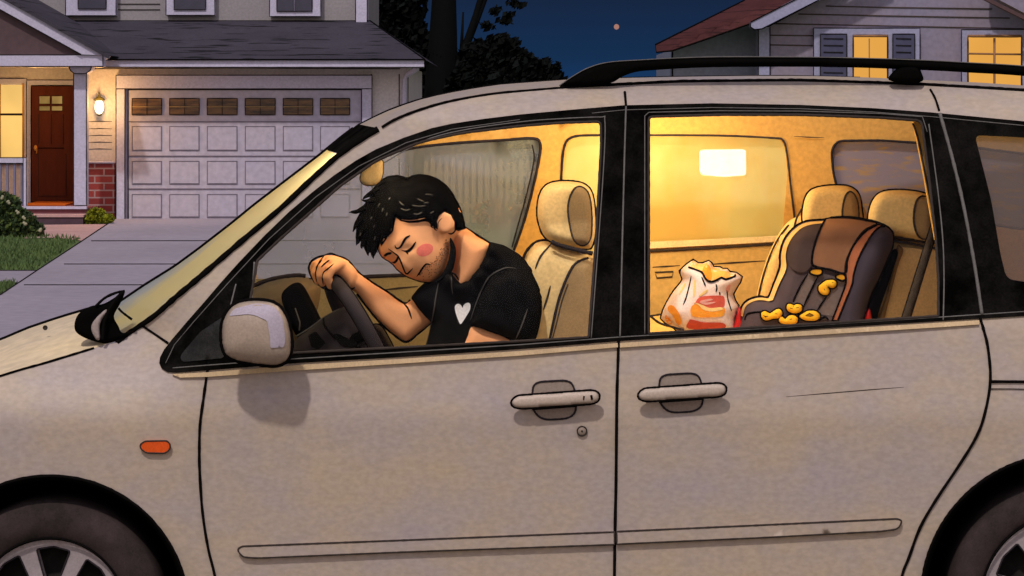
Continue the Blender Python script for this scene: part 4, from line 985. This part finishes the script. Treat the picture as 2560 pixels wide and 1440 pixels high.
for x in (928, 998): b.line([(x, 185), (x, 330), (x, 540)], HY_-.005, 2.4, m='ink2')
b.line([(232, 172), (600, 170), (1000, 172)], HY_-.005, 2.2, m='ink2')
wall_ = b.build('wall', house)
b = M().pbox(-700, 150, 206, 560, 32.9, 4, sid); b.build('porch_wall', house)
M().pbox(218, 408, 286, 600, HY_-.1, .098, bri).line([(218, 406), (286, 406)], HY_-.11, 6, m=trim).build('brick_pier', house)
b = M().pbox(-700, -400, 890, 75, 33.6, 7, upm)
for y in (10, 24): b.line([(295, y), (400, y)], 33.59, 2, m='pencil')
b.build('upper_wall', house)
M().pbox(889, -400, 918, 82, 33.5, .3, trim, 2.5).build('corner_board', house)
for x0, x1, xa, xb, yb, yg in ((164, 290, 195, 265, 39, 22), (415, 537, 435, 514, 38, 24), (674, 802, 692, 780, 41, 28)):
    w = M().pbox(x0, -260, x1, yb, 33.45, .14, trim, 2.5).build('window', house)
    g = M().pbox(xa, -220, xb, yg, 33.43, .015, glassd, 2.5)
    if x0 == 674: g.line([(736, -220), (736, 28)], 33.42, 4, m=trim)
    g.build('pane', w)
# garage roof (hipped) with fascia and soffit
E = lambda x, y, Y: U(x, y, Y)
zt = U(900, 58, 33.58); ze = U(1062, 149, 30.86)
rl, rr2 = U(60, 149, 30.86), U(1062, 149, 30.86)
tl, tr_ = Vector((U(60, 50, 33.6).x, 33.6, U(60, 52, 33.6).z)), Vector((U(925, 60, 33.6).x, 33.6, U(925, 52, 33.6).z))
bk_ = Vector((rr2.x, 37.5, rr2.z)); bt = Vector((tr_.x, 36.5, tr_.z))
b = M().add([rl, rr2, tr_, tl], [(0, 1, 2, 3)], shin, False); b.add([rr2, bk_, bt, tr_], [(0, 1, 2, 3)], shin, False)
b.tube([rl, rr2], .012, ink); b.tube([rr2, tr_], .014, ink); b.tube([tr_, tl], .01, MATS['ink2'])
b.build('garage_roof', house)
M().pbox(257, 149, 1061, 168, 30.9, .08, trim, 2.5).box((rl.x, 30.99, U(0, 168, 30.98).z), (rr2.x-.03, 31.6, U(0, 166, 30.98).z+.02), sid).build('fascia', house)
b = M(); b.tube([U(1042, 172, 31.1), U(1020, 185, 31.5), U(1012, 200, 31.55), U(1010, 560, 31.55)], .045, trim, k=8); b.line([(1020, 180), (1021, 560)], 31.5, 2, m='ink2'); b.build('downspout', house)
# porch gable
M().panel([(-500, -300), (16, -1), (274, 141), (262, 150), (258, 138), (203, 136), (0, 24), (-500, -255)], T_(30.2), .12, trim, grid=60, smooth=False).line([(-200, -118), (16, 0), (274, 141)], 30.2, 5).line([(-200, -88), (0, 24), (203, 136)], 30.19, 3, m='ink2').build('bargeboard', house)
M().panel([(-500, -250), (0, 26), (203, 137), (-500, 137)], T_(30.3), .1, brown_g, grid=60, smooth=False).build('gable_infill', house)
M().pbox(-700, 137, 257, 166, 30.24, .3, trim, 2.5).box((U(-700, 0, 30.5).x, 30.54, U(0, 163, 30.24).z), (U(205, 0, 30.5).x, 32.9, U(0, 160, 30.24).z), sid).build('porch_beam', house)
P1, P2 = U(-500, -302, 30.15), U(274, 139, 30.15)
M().add([P1, P2, P2+Vector((0, 3.45, 0)), P1+Vector((0, 3.45, 0)), P1-Vector((0, 0, .06)), P2-Vector((0, 0, .06))], [(0, 1, 2, 3), (0, 4, 5, 1)], shin, False).build('porch_roof', house)
b = M().pbox(184, 180, 216, 514, 30.5, .2, trim, 2.5); b.panel([(172, 166), (229, 166), (226, 176), (214, 184), (186, 184), (176, 176)], T_(30.42), .35, trim, grid=30, smooth=False)
b.line([(172, 167), (176, 176), (186, 184), (214, 184), (226, 176), (229, 167)], 30.41, 2.5, m='ink2'); b.build('porch_column', house)
# porch window, door
w = M().pbox(-120, 196, 66, 410, 32.82, .08, trim, 2).build('window', house)
g = M().pbox(-60, 212, 56, 394, 32.79, .02, warm).line([(-60, 286), (56, 286)], 32.78, 5, m='ink2').line([(58, 208), (58, 398)], 32.78, 5, m=mat('window_wood', alb(200, 140, 60)))
g.line([(1, 210), (1, 396)], 32.78, 3, m='window_wood'); g.build('pane', w)
M().pbox(62, 200, 190, 512, 32.84, .06, trim, 2).build('door_frame', house)
dr = M().pbox(78, 214, 184, 505, 32.78, .05, doorr, 3, 'ink').line([(95, 370), (160, 370)], 32.77, 2, m='ink').line([(96, 384), (96, 490), (165, 490), (165, 384)], 32.77, 1.5, m='ink2').line([(97, 285), (97, 360)], 32.77, 1.5, m='ink2').line([(128, 285), (128, 360)], 32.77, 1.5, m='ink2').line([(158, 285), (158, 360)], 32.77, 1.5, m='ink2').build('front_door', house)
for a, c in ((98, 125), (129, 156)):
    for e, f_ in ((240, 260), (265, 277)): M().pbox(a, e, c, f_, 32.77, .01, warm2, 1.5, 'ink').build('pane', dr)
M().blob(U(89, 370, 32.74), (.03, .04, .05), mat('brass', alb(190, 130, 50), rough=.3, spec=.5)).line([(89, 366), (92, 376), (91, 384)], 32.73, 3, m='brass').build('door_handle', dr)
# porch floor and steps
b = M(); x0 = U(64, 0, 30.3).x; x1 = U(214, 0, 30.3).x
b.box((-12, 30.3, .0), (x0-.0, 32.9, .22), mat('step_brick', alb(122, 74, 80, 1)))
b.box((x0, 30.3, 0), (x1, 32.9, .22), MATS['step_brick']); b.build('porch_floor', house)
M().box((-12, 30.26, .222), (x1+.02, 30.36, .262), trim).build('porch_nosing', house)
M().box((x0+.02, 29.85, 0), (x1+.04, 30.29, .115), mat('step_face', alb(84, 64, 74, 1))).box((x0+.01, 29.83, .116), (x1+.05, 30.295, .15), walkm).build('front_step', house)
# railing
b = M().pbox(-300, 394, 64, 408, 30.4, .08, trim, 2)
for x in range(-280, 62, 18): b.pbox(x-2.5+10, 408, x+2.5+10, 514, 30.42, .05, mat('baluster_blue', alb(120, 118, 145)))
b.pbox(58, 394, 66, 516, 30.39, .08, trim, 2); b.build('porch_railing', house)
# wall lantern
la = M().blob(U(248, 267, 31.42), (.075, .075, .12), emit('lantern_glow', (1, .86, .55), 3.2), 14, 10).build('wall_lantern', house)
b = M().lathe([(.0001, .26), (.012, .22), (.02, .17), (.055, .15), (.1, .11), (.085, .10)], U(248, 267, 31.42), mat('lantern_metal', alb(92, 84, 44)), 'Z', 12)
M().lathe([(.05, -.12), (.03, -.145), (.0001, -.15)], U(248, 267, 31.42), MATS['lantern_metal'], 'Z', 12).build('lantern_base', la); b.tube([U(248, 236, 31.42), U(248, 232, 31.6)], .012, MATS['lantern_metal']); b.build('lantern_cap', la)
# garage door
b = M().pbox(290, 188, 930, 222, 31.5, .098, trim, 2.5); b.pbox(290, 222, 312, 553, 31.5, .098, trim, 2.5); b.pbox(904, 222, 930, 553, 31.5, .098, trim, 2.5); b.build('garage_door_frame', house)
b = M().pbox(312, 222, 904, 556, 31.56, .035, trimd)
b.line([(904, 553), (904, 224), (320, 224), (320, 553)], 31.55, 3.5, m='ink2')
for y in (304, 390, 472): b.line(resamp([(322, y), (900, y)], 40, False), 31.55, 2.4, m='panel_line')
cols = [(330, 404), (424, 498), (518, 593), (613, 688), (708, 782), (801, 874)]
gd = b
for (ya, yb) in ((316, 376), (403, 460), (486, 543)):
    for xa, xb in cols:
        b.pbox(xa+2, ya+2, xb-2, yb-2, 31.545, .016, trimd)
        b.line([(xa, ya), (xb, ya), (xb, yb), (xa, yb)], 31.552, 2.0, True, m='panel_line')
b.line([(310, 554), (904, 554)], 31.52, 5)
gdo = b.build('garage_door', house)
gw = mat('garage_window', alb(120, 86, 54), rgb2=alb(52, 40, 34), scale=2.2, stretch=(1, 1, 7), rough=.3, spec=.4)
for xa, xb in cols:
    b = M().pbox(xa, 246, xb, 287, 31.54, .02, gw, 2.5); b.line([(xa, 267), (xb, 267)], 31.53, 2.5, m='taupe_upholstery'); b.line([((xa+xb)/2, 247), ((xa+xb)/2, 286)], 31.53, 1.5, m='pencil'); b.build('garage_window', gdo)
# doormat on the porch
M().box((U(72, 0, 32).x, 31.5, .222), (U(178, 0, 32).x, 32.7, .245), mat('mat_orange', alb(190, 96, 30, .9))).build('doormat', None, 'orange doormat lying in front of the red-brown front door', 'doormat')
# ---- foliage
def leaves(b, cx, cy, rx, ry, Y, ry3, n, size, mats, shell=.0):
    c = U(cx, cy, Y); s = (Y-CY)/F
    for i in range(n):
        while True:
            v = Vector((rnd.uniform(-1, 1), rnd.uniform(-1, 1), rnd.uniform(-1, 1)))
            if shell < v.length < 1: break
        p = c+Vector((v.x*rx*s, v.y*ry3, v.z*ry*s)); a = Vector((rnd.gauss(0, 1), rnd.gauss(0, 1), rnd.gauss(0, 1))).normalized(); e = a.orthogonal().normalized()
        q_ = rnd.uniform(.6, 1.3)*size
        f_ = a.cross(e)
        b.add([p-e*q_, p-f_*q_*.55, p+e*q_, p+f_*q_*.55], [(0, 1, 2, 3)], mats[0] if rnd.random() < .7 else mats[1], False)
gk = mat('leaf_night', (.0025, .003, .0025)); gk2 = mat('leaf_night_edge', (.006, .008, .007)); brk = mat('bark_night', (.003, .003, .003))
def tree(label, trunk, crowns, Y, nm='tree', grp=None, size=.13, base=(0, 560)):
    t = thing(nm, label, 'tree', tuple(G(*base)), grp)
    t.location = (U(base[0], 300, Y).x, Y, 0)
    b = M()
    for pts, r0, r1 in trunk:
        P = [U(x, y, Y) for x, y in pts]; n = len(P); b.tube(P, [r0+(r1-r0)*i/(n-1) for i in range(n)], brk, k=10)
    b.build('trunk', t)
    b = M()
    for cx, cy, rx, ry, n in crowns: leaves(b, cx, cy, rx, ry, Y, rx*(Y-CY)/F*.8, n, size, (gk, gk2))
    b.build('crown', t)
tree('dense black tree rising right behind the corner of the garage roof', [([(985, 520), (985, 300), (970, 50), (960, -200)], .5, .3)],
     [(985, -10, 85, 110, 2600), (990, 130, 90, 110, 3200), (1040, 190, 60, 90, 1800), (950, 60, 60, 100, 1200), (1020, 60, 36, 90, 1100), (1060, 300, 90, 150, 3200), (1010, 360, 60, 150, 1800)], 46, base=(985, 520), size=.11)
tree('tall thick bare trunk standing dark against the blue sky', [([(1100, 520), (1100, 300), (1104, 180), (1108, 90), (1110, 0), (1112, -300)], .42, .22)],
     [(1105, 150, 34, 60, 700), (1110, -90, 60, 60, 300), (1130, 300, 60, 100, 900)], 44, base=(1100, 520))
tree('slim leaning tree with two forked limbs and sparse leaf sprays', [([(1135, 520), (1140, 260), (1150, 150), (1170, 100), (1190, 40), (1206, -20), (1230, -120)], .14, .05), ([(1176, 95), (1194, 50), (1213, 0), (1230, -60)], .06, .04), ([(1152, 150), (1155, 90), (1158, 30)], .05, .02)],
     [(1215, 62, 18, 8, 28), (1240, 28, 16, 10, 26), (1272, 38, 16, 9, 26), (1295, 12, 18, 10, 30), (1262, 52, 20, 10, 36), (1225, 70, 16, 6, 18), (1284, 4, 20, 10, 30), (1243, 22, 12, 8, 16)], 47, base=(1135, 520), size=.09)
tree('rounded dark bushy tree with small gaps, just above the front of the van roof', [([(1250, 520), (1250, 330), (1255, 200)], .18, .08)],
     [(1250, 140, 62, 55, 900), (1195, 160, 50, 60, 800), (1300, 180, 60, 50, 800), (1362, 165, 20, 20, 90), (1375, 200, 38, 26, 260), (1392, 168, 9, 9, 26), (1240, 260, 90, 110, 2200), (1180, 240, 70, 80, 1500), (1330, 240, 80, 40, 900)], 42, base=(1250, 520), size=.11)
gr1 = mat('bush_green', alb(52, 66, 42, 1.1)); gr2 = mat('bush_green_light', alb(84, 98, 50, 1.1)); fl = mat('petal', alb(165, 158, 130, 1)); gy = mat('bush_yellow_green', alb(120, 124, 26, 1.2)); gy2 = mat('bush_olive', alb(84, 90, 28, 1.1))
t = thing('flowering_bush', 'dark green flowering bush with pale blossoms left of the porch steps', 'bush', tuple(G(10, 592)))
b = M(); YB = 26.4
for c_ in ((0, 520, 56, 42, 1700), (40, 556, 52, 38, 1700), (84, 576, 28, 22, 700), (-40, 560, 60, 44, 1500)): leaves(b, c_[0], c_[1], c_[2], c_[3], YB, c_[2]*.0056*.8, c_[4], .034, (gr1, gr2))
b.build('foliage', t)
for x, y in ((6, 494), (22, 506), (44, 530), (60, 545), (101, 574), (62, 560)):
    b = M(); [b.blob(U(x+rnd.uniform(-3, 3), y+rnd.uniform(-3, 3), YB-.26), (.022, .02, .022), fl, 6, 4, .2) for _ in range(3)]; b.build('blossom', t)
b = M()
for x in (-10, 20, 60): M().tube([G(x, 592), U(x, 540, YB)], .02, gr1).build('stem', t)
t = thing('small_bush', 'small yellow-green bush at the foot of the brick pier', 'bush', tuple(G(248, 562)))
b = M(); YB = 30.0
for c_ in ((240, 540, 26, 22, 700), (264, 548, 22, 14, 500), (226, 548, 14, 14, 300)): leaves(b, c_[0], c_[1], c_[2], c_[3], YB, .14, c_[4], .03, (gy, gy2))
b.build('foliage', t)
# side garden seen through the cabin
t = thing('picket_fence', 'weathered wooden picket fence closing the side garden, seen through the driver-side cabin', 'fence', (U(1230, 300, 30).x, 30, 0))
fm = mat('fence_wood', alb(150, 125, 85, 1), rgb2=alb(130, 110, 80, 1), scale=2)
b = M()
for x in range(1065, 1420, 17):
    p = U(x, 0, 30).x; hgt = .95+.03*math.sin(x)
    b.box((p-.035, 30, .02), (p+.035, 30.03, hgt), fm); b.add([(p-.035, 30, hgt), (p+.035, 30, hgt), (p, 30, hgt+.06), (p-.035, 30.03, hgt), (p+.035, 30.03, hgt), (p, 30.03, hgt+.06)], [(0, 1, 2), (5, 4, 3), (1, 4, 5, 2), (0, 2, 5, 3)], fm, False)
b.build('pickets', t)
b = M()
for z in (.25, .75): b.box((U(1060, 0, 30).x, 30.031, z), (U(1425, 0, 30).x, 30.07, z+.07), fm)
b.build('rail', t)
t = thing('garden_shrub', 'rust-brown shrub in front of the picket fence', 'bush', tuple(G(1240, 566)))
b = M(); leaves(b, 1240, 530, 62, 34, 28.6, .3, 1500, .04, (mat('rust_leaf', alb(150, 96, 40, 1)), gr2)); b.build('foliage', t)
t = thing('hedge', 'tall grey-green hedge beyond the picket fence', 'hedge', (U(1250, 300, 34).x, 34, 0))
b = M(); hg = mat('hedge_green', alb(70, 74, 44, 1.2)); hg2 = mat('hedge_green2', alb(104, 100, 58, 1.2))
for x in range(1040, 1440, 60): leaves(b, x, 400, 55, 80, 34, .5, 900, .09, (hg, hg2)); leaves(b, x, 500, 50, 50, 34, .5, 350, .09, (hg, hg2))
b.build('foliage', t)
# lamp in the garden, glowing through the misted rear window
t = thing('post_lamp', 'glowing rectangular post lamp shining through the misted window of the rear door', 'lamp', (U(1808, 0, 7.5).x, 7.5, 0))
lx = U(1808, 405, 7.5)
M().panel(rc([(1754, 376), (1864, 374), (1865, 438), (1810, 442), (1755, 438)], 8), T_(7.42), .16, emit('lamp_glow', (1, .93, .80), 13.0), grid=14).build('lamp_glass', t)
M().box((lx.x-.15, 7.40, lx.z+.082), (lx.x+.15, 7.62, lx.z+.105), mat('lamp_metal', (.03, .025, .02))).build('lamp_cap', t)
M().box((lx.x-.04, 7.47, 0), (lx.x+.04, 7.55, lx.z-.09), mat('lamp_post_pale', alb(150, 120, 80, .6))).build('post', t)
# ---- right house
h2 = thing('house', 'grey clapboard house on the right with red roof and two glowing upper windows', 'house', tuple(U(2200, 508, 40)))
w2 = mat('clapboard_grey', alb(136, 132, 156, 1), rgb2=alb(140, 128, 142, 1), scale=.5); w3 = mat('side_wall_grey', alb(152, 154, 180, 1), var=.05, scale=.6); tr2 = mat('lilac_trim', alb(156, 154, 182, 1), var=.03, scale=1); shm = mat('shutter_slate', alb(80, 80, 104, 1))
glow = emit('amber_window', (1.0, .48, .09), .78, .05, 1)
b = M().panel([(1925, 66), (2060, -5), (2220, -95), (2900, -95), (2900, 560), (1925, 560)], T_(38), 6, w2, grid=120, smooth=False)
for l in ([(2065, 15), (2200, 18), (2480, 22)], [(1996, 35), (2200, 39), (2524, 45)], [(1940, 59), (2200, 64), (2560, 72)], [(1926, 88), (2034, 89)], [(1926, 112), (2033, 114)]): b.line(l, 37.99, 3, m=mat('board_line', alb(84, 72, 66, 1)))
b.build('wall', h2)
M().panel([(1680, 124), (1878, 58), (1896, 60), (1896, 560), (1680, 560)], T_(38.8), 5, w3, grid=120, smooth=False).line([(1681, 130), (1681, 560)], 38.79, 4).build('side_wall', h2)
M().pbox(1896, 66, 1925, 560, 37.95, .5, tr2, 3).build('corner_board', h2)
rY = lambda x, y: U(x, y, 37.6+max(0, (132-.40*(x-1640))-y)*.05+0)
M().panel([(1638, 112), (1641, 131), (1680, 127), (1760, 100), (1880, 58), (1990, 0), (2200, -100), (2140, -150), (1862, 0)], rY, .08, redr, grid=20).line([(1862, 0), (1638, 112), (1641, 131), (1680, 127), (1760, 100), (1880, 58)], 37.6, 4, m='ink').build('roof', h2)
M().panel([(1877, 55), (1986, -2), (2170, -98), (2225, -98), (2047, 1), (1905, 72), (1886, 74), (1876, 67)], T_(37.45), .15, tr2, grid=40, smooth=False).line([(2100, -60), (1986, 0), (1877, 55), (1876, 67), (1886, 74), (1905, 72), (2047, 0)], 37.44, 3).build('bargeboard', h2)
M().panel([(2470, -6), (2700, 108), (2700, 118), (2458, -2)], T_(37.3), .12, mat('gable_edge', alb(92, 70, 72, 1)), grid=40, smooth=False).build('gable_bargeboard', h2)
M().panel([(2476, -12), (2480, -95), (2900, -95), (2900, 200), (2700, 106)], T_(37.4), .3, w2, grid=80, smooth=False).build('gable_wall', h2)
wf = M().pbox(2034, 70, 2300, 330, 37.9, .098, tr2, 2.5).build('window', h2)
M().pbox(2133, 88, 2219, 320, 37.86, .03, glow, 4).line([(2173, 96), (2174, 320)], 37.85, 3, m=mat('mullion', alb(150, 110, 80))).line([(2133, 90), (2219, 90)], 37.85, 6, m='mullion').build('pane', wf)
for xa, xb in ((2051, 2117), (2232, 2287)):
    b = M().pbox(xa, 85, xb, 320, 37.87, .025, shm, 3)
    for y in range(96, 318, 17): b.line([(xa+8, y), (xb-9, y+1)], 37.86, 2.4, m='ink2')
    b.build('shutter', wf)
wf = M().pbox(2404, 74, 2700, 330, 37.9, .098, tr2, 2.5).build('window', h2)
b = M().pbox(2420, 92, 2554, 320, 37.86, .03, glow, 4); b.line([(2486, 95), (2486, 320)], 37.85, 6, m='mullion'); b.line([(2420, 134), (2554, 136)], 37.85, 5, m='mullion'); b.line([(2420, 90), (2554, 90)], 37.85, 7, m='mullion'); b.build('pane', wf)
# star
M().blob(U(1541, 67, 380), (.46, .46, .46), emit('star_glow', (.75, .36, .28), .5), 7, 5).build('star', None, 'single pinkish star in the dark blue sky between the two houses', 'star')
# ================================================================== LIGHT, SKY, CAMERA
W = bpy.data.worlds.new('World'); SC.world = W; W.use_nodes = True
nt = W.node_tree; N = nt.nodes; L = nt.links; N.clear()
o = N.new('ShaderNodeOutputWorld'); bg = N.new('ShaderNodeBackground'); tc = N.new('ShaderNodeTexCoord'); sx = N.new('ShaderNodeSeparateXYZ')
L.new(tc.outputs['Generated'], sx.inputs[0])
cr_ = N.new('ShaderNodeValToRGB'); cr_.color_ramp.elements[0].position = 0; cr_.color_ramp.elements[0].color = (.010, .050, .165, 1)
cr_.color_ramp.elements[1].position = .05; cr_.color_ramp.elements[1].color = (.0085, .018, .048, 1)
e = cr_.color_ramp.elements.new(.018); e.color = (.0075, .029, .082, 1)
L.new(sx.outputs['Z'], cr_.inputs[0])
mr = N.new('ShaderNodeMapRange'); mr.interpolation_type = 'SMOOTHSTEP'; mr.inputs[1].default_value = .55; mr.inputs[2].default_value = -.6
L.new(sx.outputs['Y'], mr.inputs[0])
mx = N.new('ShaderNodeMix'); mx.data_type = 'RGBA'
L.new(mr.outputs[0], mx.inputs[0]); L.new(cr_.outputs[0], mx.inputs[6]); 
cb_ = N.new('ShaderNodeValToRGB'); cb_.color_ramp.elements[0].position = .02; cb_.color_ramp.elements[0].color = (.80, .68, .54, 1); cb_.color_ramp.elements[1].position = .5; cb_.color_ramp.elements[1].color = (.60, .58, .76, 1)
L.new(sx.outputs['Z'], cb_.inputs[0]); L.new(cb_.outputs[0], mx.inputs[7])
L.new(mx.outputs[2], bg.inputs[0]); bg.inputs[1].default_value = 1.0; L.new(bg.outputs[0], o.inputs[0])
sun = bpy.data.lights.new('moonlight', 'SUN'); sun.energy = 1.9; sun.angle = math.radians(2.5); sun.color = (1.0, .93, .86)
so_ = bpy.data.objects.new('moonlight', sun); COL.objects.link(so_)
so_.rotation_euler = Vector((.22, .74, -1.0)).to_track_quat('-Z', 'Y').to_euler()
def pl(name, loc, w, col, r=.1):
    l = bpy.data.lights.new(name, 'POINT'); l.energy = w; l.color = col; l.shadow_soft_size = r
    p = bpy.data.objects.new(name, l); COL.objects.link(p); p.location = loc; return p
pl('cabin_fill', (.46, 1.22, 1.66), 14, (1, .71, .33), .14)  # unseen point light, placed so the misted rear pane glows
pl('cabin_fill', (.62, .30, 1.73), 6.5, (1, .78, .50), .10)  # added fill, no fixture, for the near faces of the rear cabin
pl('cabin_fill', (-.15, .85, 1.69), 3.6, (1, .76, .45), .12)  # added fill, no fixture, for the front pane on the far side
pl('cabin_fill', (-.42, .30, 1.66), 7.5, (1, .80, .56), .14)  # added by the A-pillar without a fixture to light the driver's face
pl('cabin_fill', (.10, .27, 1.74), 2.6, (1, .80, .54), .08)  # added fill on the driver, hidden behind the window header
pl('lantern_light', U(248, 258, 31.0), 30, (1, .56, .17), .08)
pl('porch_light', (U(60, 0, 31.6).x, 31.6, 2.2), 26, (1, .58, .18), .1)
pl('post_lamp_light', (lx.x, 7.2, lx.z), 40, (1, .75, .35), .12)
cam = bpy.data.cameras.new('camera'); co_ = bpy.data.objects.new('camera', cam); COL.objects.link(co_)
co_.location = (0, CY, CH); co_.rotation_euler = (math.radians(90), 0, 0)
cam.sensor_width = 36; cam.lens = F/2560*36; cam.shift_y = -(720-HY)/2560; cam.clip_end = 2000; cam.clip_start = .1
SC.camera = co_
SC.view_settings.view_transform = 'Standard'; SC.view_settings.look = 'None'; SC.view_settings.exposure = 0; SC.view_settings.gamma = 1
SC.cycles.max_bounces = 8; SC.cycles.transparent_max_bounces = 16; SC.cycles.use_denoising = True
SC.cycles.sample_clamp_indirect = 4
